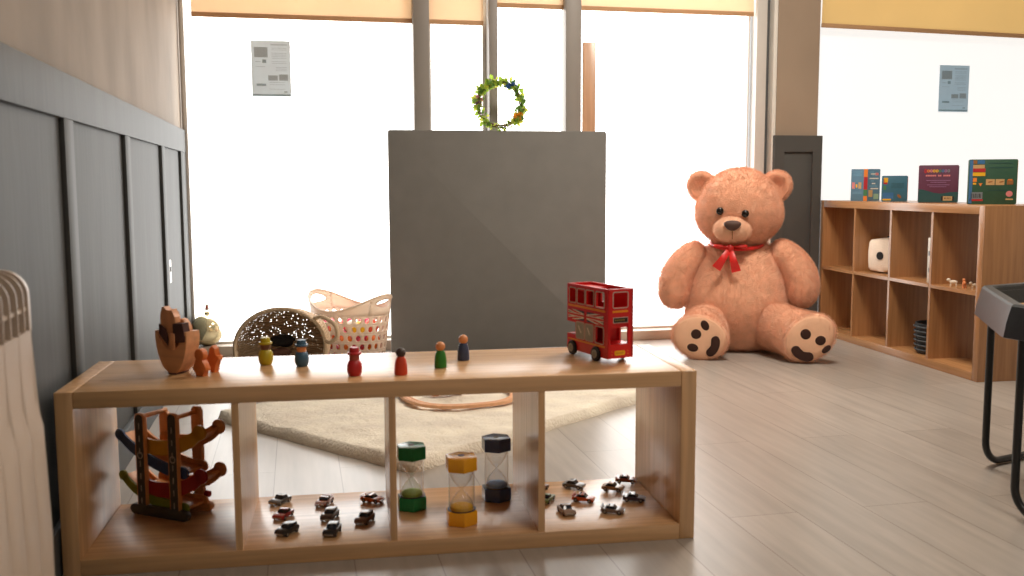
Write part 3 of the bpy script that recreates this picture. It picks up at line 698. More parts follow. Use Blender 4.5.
def peg(label, spot, rgb, skin, k=1.0):
    c = mat('peg_paint_%d_%d' % (rgb[0], rgb[2]), rgb, 0.4, var=0.06)
    o = thing('peg_doll', label, 'wooden figure', A(*spot), 0, 'plain peg dolls with round heads')
    MB().lathe([(0, 0), (0.0135, 0), (0.0148, 0.0015), (0.0150, 0.006), (0.0142, 0.022), (0.0118, 0.034), (0.0085, 0.0415), (0, 0.0425)], 28).build('body', c, o)
    MB().lathe([(0, 0.0395)] + [(0.0115*math.sin(a), 0.0508-0.0115*math.cos(a)) for a in [PI*q/14 for q in range(3, 14)]] + [(0, 0.0623)], 24).build('head', skin, o)
    o.scale = (k, k, k)
peg('orange red peg doll with dark brown round head', (0.760, 0.076), (206, 64, 30), M_skin3, 1.05)
peg('green peg doll with light wooden round head', (0.861, 0.149), (44, 124, 38), M_skin1, 1.04)
peg('navy blue peg doll with light wooden round head, farthest back on the shelf', (0.928, 0.242), (58, 68, 98), M_skin1, 1.06)

# ================================================================== WOODEN BOAT STACK + LITTLE FIGURES
M_boat = oak('boat_wood', 0, (206, 146, 100), 0.5); M_tan = oak('figure_wood', 2, (208, 142, 96), 0.5); M_dk = mat('dark_stained_wood', (74, 44, 40), 0.5, var=0.15)
BO = A(0.231, 0.195); BR = math.radians(-34)
boat = thing('toy_boat', 'wooden rocking toy boat full of stacking animals, left end of the foreground shelf', 'wooden toy', BO, BR)
out = [(-0.058+0.0*k, 0.108) for k in range(1)]
outer = [(0.047*math.cos(a), 0.104+0.104*math.sin(a)) for a in [PI+PI*k/24 for k in range(25)]]
inner = [(0.036*math.cos(a), 0.104+0.046*math.sin(a)) for a in [2*PI-PI*k/16 for k in range(17)]]
MB().prism(outer+inner, -0.024, 0.024, bev=0.003).build('hull', M_boat, boat)
MB().box(-0.012, 0.012, -0.024, 0.024, 0.0, 0.004, bev=0.001).build('keel', M_dk, boat)
def inboat(name, label, cat, poly, x, z, d0, d1, m, rot=0):
    c, s = math.cos(BR), math.sin(BR)
    o = MB().prism(poly, d0, d1, bev=0.002).build(name, m, None, (BO.x+c*x, BO.y+s*x, BO.z+z), (0, rot, BR))
    return tag(o, label, cat)
bear_poly = [(-0.014, 0), (0.014, 0), (0.017, 0.02), (0.019, 0.042), (0.016, 0.060), (0.024, 0.066), (0.024, 0.080), (0.016, 0.090), (0.014, 0.098), (0.006, 0.093), (-0.002, 0.094), (-0.008, 0.104), (-0.016, 0.102), (-0.017, 0.088), (-0.022, 0.075), (-0.018, 0.055), (-0.022, 0.03)]
round_poly = ell(0.020, 0.034, 28, 0, 0.034)
inboat('wooden_animal', 'tall light wooden bear shape rising highest out of the toy boat', 'wooden toy', bear_poly, -0.010, 0.0590, -0.022, -0.002, M_tan)
inboat('wooden_animal', 'rounded light wooden animal shape behind the dark block in the toy boat', 'wooden toy', round_poly, 0.010, 0.0640, 0.001, 0.020, M_tan)
inboat('wooden_block', 'dark brown wooden block at the right side of the toy boat', 'wooden toy', [(-0.014, 0), (0.016, 0.0), (0.019, 0.012), (0.016, 0.025), (0.018, 0.046), (-0.013, 0.046), (-0.016, 0.022)], 0.026, 0.0780, -0.026, -0.004, M_dk, -0.1)
inboat('wooden_block', 'dark brown wooden wedge at the left inside the toy boat', 'wooden toy', [(-0.011, 0.01), (0.014, -0.018), (0.016, 0.0), (0.010, 0.022), (-0.010, 0.034)], -0.021, 0.088, -0.0265, -0.0245, M_dk)
inboat('wooden_animal', 'small light wooden peg shape at the middle of the toy boat rim', 'wooden toy', rrect(0.017, 0.042, 0.006, 4, 0, 0.021), 0.008, 0.0590, -0.0310, -0.0266, M_tan)
inboat('wooden_animal', 'narrow light wooden shape at the left end of the toy boat', 'wooden toy', rrect(0.014, 0.05, 0.006, 4, 0, 0.025), -0.026, 0.0760, 0.001, 0.018, M_tan)
M_or = mat('orange_stained_wood', (208, 112, 52), 0.5, var=0.1)
pp = []
for k in range(25): a = -PI/2+PI*0.18+ (2*PI-PI*0.36)*k/24; pp.append((0.0135*math.cos(a), 0.051+0.0145*math.sin(a)))
body_l = [(-0.012, 0.034), (-0.020, 0.020), (-0.019, 0.013), (-0.012, 0.014), (-0.011, 0.0), (-0.002, 0.0), (0.0, 0.004), (0.002, 0.0), (0.011, 0.0), (0.012, 0.014), (0.019, 0.013), (0.020, 0.020), (0.012, 0.034)]
ff = A(0.292, 0.145)
tag(MB().prism(pp+body_l, -0.009, 0.009, bev=0.002).build('wooden_figure', M_or, None, ff, -0.6), 'small orange wooden person figure beside the toy boat', 'wooden figure')
ff = A(0.316, 0.188)
star = []
for x, z in ((-0.006, 0), (0.006, 0), (0.009, 0.024), (0.020, 0.034), (0.018, 0.042), (0.008, 0.042), (0.009, 0.058), (0.0, 0.066), (-0.009, 0.058), (-0.008, 0.042), (-0.018, 0.040), (-0.018, 0.032), (-0.009, 0.024)): star.append((x, z))
tag(MB().prism(star, -0.009, 0.009, bev=0.002).build('wooden_figure', M_or, None, ff, -0.6), 'small orange wooden figure with outstretched arms behind the other orange one', 'wooden figure')

# ================================================================== TOY BUS
M_red = mat('bus_red', (212, 30, 32), 0.32, var=0.04, scale=12); M_out = mat('bus_outline', (196, 168, 158), 0.5); M_stripe = mat('bus_stripe', (240, 150, 26), 0.4)
M_navy = mat('flag_navy', (38, 46, 74), 0.5); M_cream = mat('flag_cream', (232, 222, 206), 0.5); M_fred = mat('flag_red', (206, 44, 46), 0.5)
M_gw = mat('bus_window_grey', (160, 156, 146), 0.3, var=0.1); M_tyre = mat('tyre_black', (26, 24, 24), 0.6); M_hub = mat('hub_grey', (168, 160, 146), 0.5); M_yp = mat('plate_yellow', (240, 186, 30), 0.4); M_ink = mat('plate_ink', (30, 26, 20), 0.5)
bus = thing('toy_bus', 'red wooden double-decker toy bus on the right end of the foreground shelf', 'toy bus', (1.283, 0.048, 0.432), 1.836)
Lb, Wb, Hb = 0.197, 0.077, 0.176
ups = [(0.153, 0.184), (0.110, 0.144), (0.066, 0.102), (0.017, 0.055)]
low = (0.019, 0.057)
xs = sorted(set([0, Lb, 0.155] + [v for p in ups for v in p] + list(low) + [0.006, 0.06])); zs = sorted({0, 0.042, 0.075, 0.128, 0.165, Hb, 0.036, 0.0765, 0.088})
def solid_side(x, z, rear=False):
    if x > 0.155 and 0.042 < z < 0.075: return False
    if 0.128 < z < 0.165 and any(a < x < b for a, b in (ups[1:2] if rear else ups)): return False
    if not rear and low[0] < x < low[1] and 0.036 < z < 0.0765: return False
    if rear and 0.019 < x < 0.055 and 0.036 < z < 0.0765: return False
    return True
bb = MB().use(M_red)
bb.add(panel(xs, zs, lambda x, z: solid_side(x, z), -0.006, 0.0))
bb.add(panel(xs, zs, lambda x, z: solid_side(x, z, True), -Wb, -Wb+0.006))
RM = Matrix.Rotation(PI/2, 4, 'Z')      # panel x -> +y ; depth -> -x
def rear_panel(xp, y0s, zs_, keep): bb.add(panel(y0s, zs_, keep, -xp-0.006, -xp), RM)
rear_panel(0.0, [-Wb+0.0001, -0.062, -0.059, -0.0165, -0.008, -0.0001], [0.0, 0.036, 0.087, 0.129, 0.167, Hb], lambda y, z: not (-0.059 < y < -0.0165 and 0.129 < z < 0.167) and not (-0.062 < y < -0.008 and 0.036 < z < 0.087))
rear_panel(Lb-0.006, [-Wb+0.0001, -0.066, -0.011, -0.0001], [0.075, 0.128, 0.165, Hb], lambda y, z: True)
rear_panel(0.149, [-Wb+0.0001, -0.0001], [0.042, 0.075], lambda y, z: True)
bb.box(0.149, Lb, -Wb+0.0001, -0.0001, 0.0, 0.042)
bb.box(0.004, Lb-0.004, -Wb+0.003, -0.003, 0.0, 0.036)
bb.box(0.062, 0.15, -Wb+0.003, -0.03, 0.036, 0.078)
bb.box(0.004, Lb-0.001, -Wb+0.001, -0.001, 0.0772, 0.086)
bb.box(0.105, Lb-0.004, -Wb+0.004, -0.004, 0.160, 0.169)
for x in (0.03, 0.07): bb.box(x, x+0.008, -Wb+0.012, -0.012, 0.085, 0.12)
bb.build('body', None, bus)
def frame_on_side(x0, x1, z0, z1, m=M_out, w=0.0028):
    cx, cz = (x0+x1)/2, (z0+z1)/2
    return ring_prism(rrect(x1-x0+2*w, z1-z0+2*w, 0.006, 4, cx, cz), rrect(x1-x0, z1-z0, 0.004, 4, cx, cz), 0.0, 0.0012)
for a, b_ in ups: MB().add(frame_on_side(a, b_, 0.128, 0.165)).build('window_frame', M_out, bus)
MB().add(frame_on_side(low[0], low[1], 0.036, 0.0765)).build('window_frame', M_out, bus)
for a, b_ in ((0.111, 0.149), (0.068, 0.104)):
    wdw = MB().use(M_gw); wdw.prism(rrect(b_-a, 0.0405, 0.004, 4, (a+b_)/2, 0.0563), 0.0, 0.001)
    wdw.use(M_out).add(frame_on_side(a, b_, 0.036, 0.0765)); wdw.use(M_cream)
    wdw.prism([(a+0.012, 0.050), (a+0.017, 0.050), (b_-0.008, 0.068), (b_-0.013, 0.068)], 0.0008, 0.0014)
    wdw.build('window_pane', None, bus)
MB().add(ring_prism(rrect(0.0475, 0.043, 0.006, 4, -0.03775, 0.148), rrect(0.0425, 0.038, 0.004, 4, -0.03775, 0.148), 0.0, 0.0012), RM).build('window_frame', M_out, bus)
MB().box(0.012, 0.19, 0.0, 0.0012, 0.1165, 0.1215).build('stripe', M_stripe, bus)
MB().box(0.012, 0.19, 0.0, 0.0012, 0.0265, 0.0305).build('stripe', M_stripe, bus)
MB().box(-0.0012, 0.0, -0.060, -0.0145, 0.1165, 0.1215).build('stripe', M_stripe, bus)
def clip(poly, x0, x1, z0, z1):
    for ax, lo, sg in ((0, x0, 1), (0, x1, -1), (1, z0, 1), (1, z1, -1)):
        res = []
        for i in range(len(poly)):
            p, q = poly[i-1], poly[i]; dp, dq = (p[ax]-lo)*sg, (q[ax]-lo)*sg
            if (dp >= 0) != (dq >= 0): u = dp/(dp-dq); res.append((p[0]+(q[0]-p[0])*u, p[1]+(q[1]-p[1])*u))
            if dq >= 0: res.append(q)
        poly = res
        if not poly: return []
    return poly
def strip(p, q, w):
    d = Vector((q[0]-p[0], q[1]-p[1])).normalized(); n = (-d.y*w/2, d.x*w/2)
    return [(p[0]+n[0], p[1]+n[1]), (q[0]+n[0], q[1]+n[1]), (q[0]-n[0], q[1]-n[1]), (p[0]-n[0], p[1]-n[1])]
fx0, fx1, fz0, fz1 = 0.019, 0.189, 0.083, 0.109; fc = ((fx0+fx1)/2, (fz0+fz1)/2)
for a, b_ in ((0.019, 0.098), (0.112, 0.189)):
    fl = MB().use(M_navy); fl.box(a, b_, 0.0, 0.0008, fz0, fz1)
    for m_, w, d in ((M_cream, 0.0105, 0.0011), (M_fred, 0.0042, 0.0014)):
        fl.use(m_)
        for p, q in (((fx0, fz0), (fx1, fz1)), ((fx0, fz1), (fx1, fz0))):
            for (pp_, qq_) in ((p, q),):
                c = clip(strip((p[0]*1.3-q[0]*0.3, p[1]*1.3-q[1]*0.3), (q[0]*1.3-p[0]*0.3, q[1]*1.3-p[1]*0.3), w), a, b_, fz0, fz1)
                if len(c) > 2: fl.prism(c, 0.0, d)
    fl.use(M_cream)
    c = clip([(fx0, fc[1]-0.0045), (fx1, fc[1]-0.0045), (fx1, fc[1]+0.0045), (fx0, fc[1]+0.0045)], a, b_, fz0, fz1); fl.prism(c, 0, 0.0016)
    fl.use(M_fred); c = clip([(fx0, fc[1]-0.0026), (fx1, fc[1]-0.0026), (fx1, fc[1]+0.0026), (fx0, fc[1]+0.0026)], a, b_, fz0, fz1); fl.prism(c, 0, 0.0019)
    fl.build('flag_panel', None, bus)
pl = MB().use(M_out); pl.box(-0.0012, 0, -0.0605, -0.0155, 0.0895, 0.1045); pl.use(M_ink).box(-0.0018, 0, -0.0585, -0.0175, 0.0915, 0.1025)
pl.use(mat('plate_gold', (150, 120, 50), 0.4))
for k in range(5): pl.box(-0.0022, 0, -0.0245-k*0.0062, -0.0205-k*0.0062, 0.0955, 0.0990)
pl.build('destination_plate', None, bus)
pl = MB().use(M_yp); pl.prism(rrect(0.031, 0.0115, 0.003, 4, -0.0365, 0.0135), 0.0, 0.0012, M=RM)
pl.use(mat('plate_faint', (206, 140, 20), 0.4))
for k in range(6): pl.box(-0.0016, 0, -0.0268-k*0.0040, -0.0243-k*0.0040, 0.0115, 0.0155)
pl.build('number_plate', None, bus)
lt = MB().use(M_stripe)
for y in (-0.0135, -0.0615):
    for z in (0.010, 0.0175): lt.prism(ell(0.0012, 0.0012, 10, y, z), 0.0, 0.001, M=RM)
lt.build('tail_light', None, bus)
for x in (0.050, 0.166):
    for y0, y1 in ((-0.003, 0.007), (-Wb-0.007, -Wb+0.003)):
        w = MB().use(M_tyre); M = Matrix.Translation((x, y0, 0.0069)) @ Matrix.Rotation(-PI/2, 4, 'X')
        w.lathe([(0, 0), (0.0175, 0), (0.0188, 0.0015), (0.0188, 0.0085), (0.0175, 0.010), (0, 0.010)], 32, M)
        w.use(M_hub); of = 0.0101 if y0 > -0.01 else -0.0021
        w.lathe([(0.005, of), (0.011, of), (0.011, of+0.002), (0.005, of+0.002), (0.005, of)], 28, M)
        w.lathe([(0, of), (0.0028, of), (0.0028, of+0.002), (0, of+0.002)], 16, M)
        w.build('wheel', None, bus)

# ================================================================== WOODEN CAR RAMP in the first cube
M_rw = oak('ramp_light_wood', 0, (222, 150, 84), 0.45); M_rwz = oak('ramp_light_wood_z', 2, (222, 150, 84), 0.45)
M_post_d = mat('ramp_road_print', (66, 64, 62), 0.5, var=0.1, scale=60); M_pw = mat('ramp_print_white', (190, 182, 170), 0.5)
rc = {'yellow': (206, 150, 34), 'blue': (40, 70, 118), 'red': (156, 30, 34), 'green': (122, 138, 40)}
RP = A(0.0965, 0.312, 0.0382)
ramp = thing('toy_car_ramp', 'wooden zigzag toy car ramp with coloured tracks in the leftmost cube', 'wooden toy', RP, A_ROT-math.radians(33))
W2 = 0.085
for yy, pos in ((0.0, 'near'), (W2, 'far')):
    b = MB().use(M_rw if pos == 'far' else M_post_d); b.prism(rrect(0.185, 0.026, 0.012, 5, 0.075, 0.0132), yy-0.008, yy+0.008, bev=0.002)
    b.build('base_bar', None, ramp)
    for x, h in ((0.022, 0.262), (0.128, 0.272)):
        if pos == 'far' and x < 0.1: h = 0.25
        b = MB().use(M_rwz); b.prism(rrect(0.030, h-0.012, 0.012, 5, x, 0.012+(h-0.012)/2), yy-0.006, yy+0.006, bev=0.002)
        if pos == 'near':
            b.use(M_post_d).prism(rrect(0.024, h-0.018, 0.010, 5, x, 0.012+(h-0.012)/2), yy-0.0068, yy-0.005)
            b.use(M_pw)
            for q in range(7): b.box(x-0.001, x+0.001, yy-0.0074, yy-0.006, 0.03+q*0.032, 0.045+q*0.032)
            b.add(ring_prism(ell(0.009, 0.009, 18, x, 0.155), ell(0.007, 0.007, 18, x, 0.155), yy-0.0074, yy-0.006))
        b.build('post', None, ramp)
for x, z in ((0.022, 0.252), (0.128, 0.258)): MB().tube([(x, -0.004, z), (x, W2+0.004, z)], 0.006, 12).build('crossbar', M_rw, ramp)
def track(name, ctrl, col, hgt, label, lip):
    q = spline(ctrl, 6); y0, y1 = 0.008, W2-0.010
    o = MB()
    rings = [[(x, y0, z), (x, y1, z), (x, y1, z-0.007), (x, y0, z-0.007)] for x, z in q]; o.loft(rings)
    tr_ = o.build('track', M_rw, ramp); tr_['label'] = label
    for yy, m in ((y0-0.0015, mat('ramp_'+col, rc[col], 0.4)), (y1+0.001, M_rw)):
        poly_t = [(x, z+hgt*0.5) for x, z in q]; poly_b = [(x, z-hgt*0.5) for x, z in q]
        rings = [[(x, yy-0.003, z+hgt*0.5), (x, yy+0.003, z+hgt*0.5), (x, yy+0.003, z-hgt*0.5), (x, yy-0.003, z-hgt*0.5)] for x, z in q]
        b = MB().loft(rings)
        for e in (q[0], q[-1]): b.prism(ell(hgt*0.5, hgt*0.5, 20, e[0], e[1]), yy-0.003, yy+0.003)
        b.build('track_side', m, tr_)
track('t', [(0.205, 0.228), (0.175, 0.205), (0.12, 0.182), (0.06, 0.176), (0.030, 0.180)], 'yellow', 0.038, 'yellow edged top track', 1)
track('t', [(-0.055, 0.198), (-0.02, 0.172), (0.04, 0.142), (0.10, 0.124), (0.150, 0.120)], 'blue', 0.030, 'blue edged track', 1)
track('t', [(0.205, 0.118), (0.175, 0.095), (0.12, 0.074), (0.06, 0.068), (0.020, 0.076)], 'red', 0.038, 'red edged track', 1)
track('t', [(-0.050, 0.092), (-0.02, 0.066), (0.03, 0.044), (0.09, 0.032), (0.150, 0.030)], 'green', 0.026, 'green edged bottom track', 1)
for z, c in ((0.19, 'green'), (0.075, 'red'), (0.045, 'red')):
    MB().lathe([(0, 0), (0.008, 0), (0.009, 0.004), (0.008, 0.012), (0, 0.013)], 16, Matrix.Translation((0.148, W2, z)) @ Matrix.Rotation(PI/2, 4, 'Y')).build('knob', mat('ramp_'+c, rc[c]), ramp)

# ================================================================== SAND TIMERS in the third cube
M_gl = glassy('timer_glass'); M_gl2 = glassy('timer_tube', tint=0.98)
M_felt = mat('timer_top_hole', (60, 50, 44), 0.6)
def timer(label, spot, rgb, sand, k=1.0, rz=0.3):
    m = mat('timer_%d' % rgb[1], rgb, 0.25, var=0.05); ms = mat('sand_%d' % sand[1], sand, 0.9, bump=0.3, bscale=600)
    o = thing('sand_timer', label, 'sand timer', A(spot[0], spot[1], 0.0382), rz)
    R = 0.0415
    def hexa(z0, z1):
        b = MB(); t = t_prism([(R*math.cos(q*PI/3), R*math.sin(q*PI/3)) for q in range(6)], z0, z1, 0.003)
        return b.add(t, Matrix.Rotation(PI/2, 4, 'X') @ Matrix.Scale(-1, 4, (0, 1, 0)) if False else Matrix(((1,0,0,0),(0,0,1,0),(0,1,0,0),(0,0,0,1))))
    hexa(0, 0.036).build('base', m, o); top = hexa(0.136, 0.172).build('cap', m, o)
    MB().lathe([(0, 0.1716), (0.0075, 0.1716), (0.0085, 0.1722), (0.0085, 0.1728), (0, 0.1728)], 18).build('plug', M_felt, top)
    MB().lathe([(0.0325, 0.034), (0.0325, 0.138)], 36).build('tube', M_gl2, o)
    MB().lathe([(0.030, 0.036), (0.029, 0.046), (0.024, 0.060), (0.014, 0.074), (0.005, 0.083), (0.0028, 0.086), (0.005, 0.089), (0.014, 0.098), (0.024, 0.112), (0.029, 0.126), (0.030, 0.136)], 36).build('bulb', M_gl, o)
    MB().lathe([(0, 0.0362), (0.0278, 0.0362), (0.0278, 0.0440), (0.024, 0.0462), (0.012, 0.0475), (0, 0.048)], 32).build('sand', ms, o)
    MB().lathe([(0.031, 0.0358), (0.036, 0.0358), (0.036, 0.0372), (0.031, 0.0372), (0.031, 0.0358)], 32).build('seal', mat('timer_seal', (40, 34, 30), 0.5), o)
    o.scale = (k, k, k)
timer('green hexagonal sand timer with pale green sand', (0.790, 0.232), (34, 140, 86), (160, 200, 90), 0.97, 0.52)
timer('yellow hexagonal sand timer with orange yellow sand', (0.905, 0.100), (238, 166, 34), (255, 190, 40), 0.99, 0.52)
timer('navy hexagonal sand timer with blue sand', (1.016, 0.268), (60, 78, 122), (130, 170, 220), 0.98, 0.52)

# ================================================================== DIE-CAST CARS
M_wh = mat('car_tyre', (22, 21, 21), 0.6); M_rim = mat('car_rim', (150, 148, 144), 0.3, metal=0.7); M_win = mat('car_glass', (34, 40, 50), 0.08)
M_chr = mat('car_chrome', (188, 186, 182), 0.25, metal=0.8)
def car_meshes(kind):
    L2, W = 0.030, 0.0140
    if kind == 'sport': side = [(-0.030, 0.004), (0.030, 0.004), (0.0305, 0.008), (0.026, 0.0105), (0.012, 0.0125), (-0.020, 0.0135), (-0.029, 0.0135), (-0.0305, 0.009)]; cab = [(-0.020, 0.013), (0.011, 0.012), (0.003, 0.0185), (-0.010, 0.0195), (-0.016, 0.0175)]
    elif kind == 'truck': side = [(-0.029, 0.005), (0.030, 0.005), (0.0305, 0.012), (0.028, 0.0145), (0.010, 0.0155), (-0.027, 0.0165), (-0.0295, 0.013)]; cab = [(-0.026, 0.016), (0.010, 0.015), (0.006, 0.0225), (-0.024, 0.0235)]
    else: side = [(-0.030, 0.004), (0.030, 0.004), (0.0305, 0.010), (0.028, 0.012), (0.010, 0.013), (-0.022, 0.0135), (-0.030, 0.0125)]; cab = [(-0.021, 0.013), (0.010, 0.0125), (0.003, 0.0200), (-0.013, 0.0205)]
    b = MB().use(M_wh)                                    # slot 0 = paint, set per object
    sb_ = MB(); sb_.prism(side, -W, W, bev=0.0018); sb_.box(-0.006, 0.002, -W*0.72, W*0.72, cab[-1][1]-0.0012, cab[-2][1]+0.0006)
    roofx = (cab[-1][0]+0.001, cab[-2][0]-0.001)
    sb_.box(min(roofx), max(roofx), -W*0.70, W*0.70, max(cab[-1][1], cab[-2][1])-0.0004, max(cab[-1][1], cab[-2][1])+0.0008, bev=0.0003)
    if kind == 'sport': sb_.box(-0.031, -0.026, -W, W, 0.0165, 0.0175); sb_.box(-0.029, -0.027, -W*0.7, -W*0.6, 0.013, 0.017); sb_.box(-0.029, -0.027, W*0.6, W*0.7, 0.013, 0.017)
    cb = MB(); cb.prism(cab, -W*0.78, W*0.78, bev=0.0012)
    tr_ = MB(); tr_.box(0.0290, 0.0312, -W*0.75, W*0.75, 0.0055, 0.0085, bev=0.0004); rr_ = MB(); rr_.box(-0.0312, -0.0290, -W*0.75, W*0.75, 0.0055, 0.0085, bev=0.0004)
    res = []
    for q in (sb_, cb, tr_, rr_):
        me = bpy.data.meshes.new('car_'+kind); q.bm.to_mesh(me); q.bm.free(); res.append(me)
    return res
CARS = {k_: car_meshes(k_) for k_ in ('sport', 'truck', 'sedan')}
w_ = MB().use(M_wh); w_.lathe([(0, -0.0028), (0.0052, -0.0028), (0.0058, -0.002), (0.0058, 0.002), (0.0052, 0.0028), (0, 0.0028)], 20, Matrix.Rotation(PI/2, 4, 'X'))
w_.use(M_rim)
for s_ in (-1, 1): w_.lathe([(0, s_*0.0029), (0.0034, s_*0.0029), (0.0034, s_*0.0025), (0, s_*0.0025)], 14, Matrix.Rotation(PI/2, 4, 'X'))
WHEEL = bpy.data.meshes.new('car_wheel'); w_.bm.to_mesh(WHEEL); w_.bm.free(); WHEEL.materials.append(M_wh); WHEEL.materials.append(M_rim)
CARMESH = {}
def car(label, spot, deg, kind, paint, rgb, roof=None, group='toy cars in the second cube'):
    o = thing('toy_car', label, 'toy car', A(spot[0], spot[1], 0.0383), math.radians(deg + (26 if deg > 150 else 0)), group)
    m = mat('car_paint_'+paint, rgb, 0.28, var=0.04, coat=0.4)
    for name, me, mm in zip(('body', 'cabin', 'bumper', 'rear_bumper'), CARS[kind], (m, M_win, M_chr, M_chr)):
        key = (kind, name, paint)
        if key not in CARMESH:
            CARMESH[key] = me.copy(); CARMESH[key].materials.append(mm)
        p = bpy.data.objects.new(name, CARMESH[key]); COL.objects.link(p); p.parent = o
    for x in (-0.019, 0.019):
        for y in (-0.0118, 0.0118):
            p = bpy.data.objects.new('wheel', WHEEL); COL.objects.link(p); p.parent = o; p.location = (x, y, 0.0058)
    o.scale = (0.97, 1.12, 1.04)
    return o
GL, GR = 'toy cars in the second cube', 'toy cars in the rightmost cube'
car('dark grey toy car at the back left of the second cube', (0.450, 0.330), 205, 'sedan', 'dark_grey', (70, 70, 72), group=GL)
car('red and grey toy car, middle of the left column in the second cube', (0.466, 0.215), 215, 'sedan', 'red', (170, 30, 30), group=GL)
car('black toy car at the front left of the second cube', (0.483, 0.095), 207, 'truck', 'black', (34, 36, 38), group=GL)
car('orange brown sporty toy car at the back of the middle column, second cube', (0.565, 0.300), 220, 'sport', 'black_orange', (150, 74, 40), group=GL)
car('dark brown toy car in the centre of the second cube', (0.582, 0.185), 222, 'truck', 'dark_brown', (66, 50, 46), group=GL)
car('black toy car at the front of the middle column, second cube', (0.590, 0.075), 225, 'truck', 'black_gloss', (30, 32, 36), group=GL)
car('orange and black toy car at the back right of the second cube', (0.690, 0.300), -35, 'sport', 'orange', (214, 108, 40), group=GL)
car('brown toy pickup car at the front right of the second cube', (0.668, 0.145), 215, 'truck', 'brown', (108, 78, 62), group=GL)
car('grey pink toy car half hidden behind the divider, rightmost cube, the farther one', (1.140, 0.320), 40, 'sedan', 'dusty_pink', (150, 122, 116), group=GR)
car('green and white toy car half hidden behind the divider, rightmost cube', (1.142, 0.225), 55, 'sedan', 'green', (96, 124, 52), group=GR)
car('dark grey toy car at the back left of the rightmost cube', (1.240, 0.325), -38, 'sedan', 'gunmetal', (92, 90, 92), group=GR)
car('tan grey toy car facing forwards at the front left of the rightmost cube', (1.175, 0.125), -84, 'sedan', 'tan_grey', (158, 136, 122), group=GR)
car('orange red and yellow toy car in the middle of the rightmost cube', (1.240, 0.210), -30, 'sport', 'flame', (206, 84, 28), group=GR)
car('beige toy car near the back right of the rightmost cube', (1.340, 0.285), -32, 'sedan', 'beige', (176, 140, 98), group=GR)
car('dark rust toy car farthest back at right in the rightmost cube', (1.395, 0.350), -22, 'sport', 'rust', (140, 70, 40), group=GR)
car('dark purple toy car at the far right of the rightmost cube', (1.372, 0.190), -25, 'sport', 'purple', (62, 46, 58), group=GR)
car('grey brown toy car at the front right of the rightmost cube', (1.292, 0.108), -28, 'sport', 'grey_brown', (122, 102, 90), group=GR)

# ================================================================== RIGHT UNIT: BOOKS AND THINGS IN CUBES
M_page = mat('book_pages', (232, 226, 212), 0.8, var=0.04)
def book_body(w, h, th, cover, spine, parent_label, cat_label, loc, rz, draw, name='board_book'):
    """front face is at local y=0 and faces -y; x from 0 to w"""
    o = thing(name, parent_label, 'book', loc, rz, 'books on top of the right shelf unit')
    b = MB(); b.prism(rrect(w, h, 0.006, 4, w/2, h/2), 0, th, bev=0.001)
    b.build('cover', cover, o)
    MB().box(w-0.002, w+0.0012, 0.0005, th-0.0005, 0.006, h-0.006).build('spine', spine, o)
    d = MB(); draw(d, w, h); d.build('cover_print', None, o)
    return o
def R_(d, m, w, h, u0, u1, v0, v1, dep=0.0008): d.use(m).box(u0*w, u1*w, -dep, 0.0002, (1-v1)*h, (1-v0)*h)
C = {n: mat('print_'+n, c, 0.5, var=0.03) for n, c in dict(white=(226, 224, 216), yellow=(232, 178, 34), red=(178, 38, 46), green=(70, 128, 84), blue=(58, 110, 158), orange=(232, 132, 50), teal=(36, 76, 78), pink=(214, 130, 130), tan=(196, 160, 110), lilac=(150, 110, 150), grey=(120, 130, 136), purple=(92, 46, 70), dark=(28, 26, 30), brown=(150, 98, 50), skyblue=(112, 160, 186), mint=(150, 186, 160)).items()}
def bpos(px, lx):                # spot on the top of the right unit at depth lx behind its front
    c, s = math.cos(B_ROT), math.sin(B_ROT); d = CR*((px-512)/F) - CU*((205-288)/F) + _f
    n = Vector((c, s, 0)); o = Vector(B_LOC)+n*lx; k = (o-CAM).dot(n)/d.dot(n); p = CAM+d*k; return Vector((p.x, p.y, 0.7702))
def facing(p): return math.atan2(p.x-CAM.x, p.y-CAM.y)*-1
# 1: half-open book, spine towards the room
p = bpos(865, 0.13); s = (p-CAM).dot(_f)/F; fz = facing(p)
o1 = thing('board_book', 'light blue book standing half open, leftmost of the four books on the right unit', 'book', p, fz, 'books on top of the right shelf unit')
hh = 31.5*s
for sx, w, nm in ((-1, 13.0*s, 'back_cover'), (1, 13.5*s, 'front_cover')):
    M = Matrix.Rotation(sx*math.radians(22 if sx < 0 else 34)*-1 if False else (-0.30 if sx < 0 else 0.5), 4, 'Z')
    b = MB(); b.M = Matrix.Translation((sx*0.009, 0, 0)) @ M
    x0, x1 = (-w, 0) if sx < 0 else (0, w)
    b.use(mat('book_sky_cover', (92, 130, 154), 0.45, var=0.04)); b.prism(rrect(w, hh, 0.004, 3, (x0+x1)/2, hh/2), 0, 0.008, bev=0.001)
    def q(m, u0, u1, v0, v1): b.use(m).box(x0+u0*w, x0+u1*w, -0.0008, 0.0003, (1-v1)*hh, (1-v0)*hh)
    if sx < 0:
        for v in (0.08, 0.12, 0.16, 0.2, 0.72, 0.76): q(C['skyblue'], 0.15, 0.85, v, v+0.015)
        q(C['pink'], 0.1, 0.3, 0.42, 0.62); q(C['yellow'], 0.38, 0.5, 0.48, 0.58); q(C['tan'], 0.58, 0.8, 0.42, 0.62)
    else:
        for k_, v in enumerate((0.08, 0.14, 0.20, 0.28, 0.36, 0.44, 0.52, 0.6)): q(C['white' if k_ % 2 else 'skyblue'], 0.15+0.1*(k_ % 3), 0.5+0.12*(k_ % 4), v, v+0.035)
        q(C['tan'], 0.1, 0.42, 0.66, 0.88); q(C['mint'], 0.5, 0.9, 0.78, 0.95); q(C['pink'], 0.6, 0.85, 0.12, 0.2)
    b.build(nm, None, o1)
b = MB()
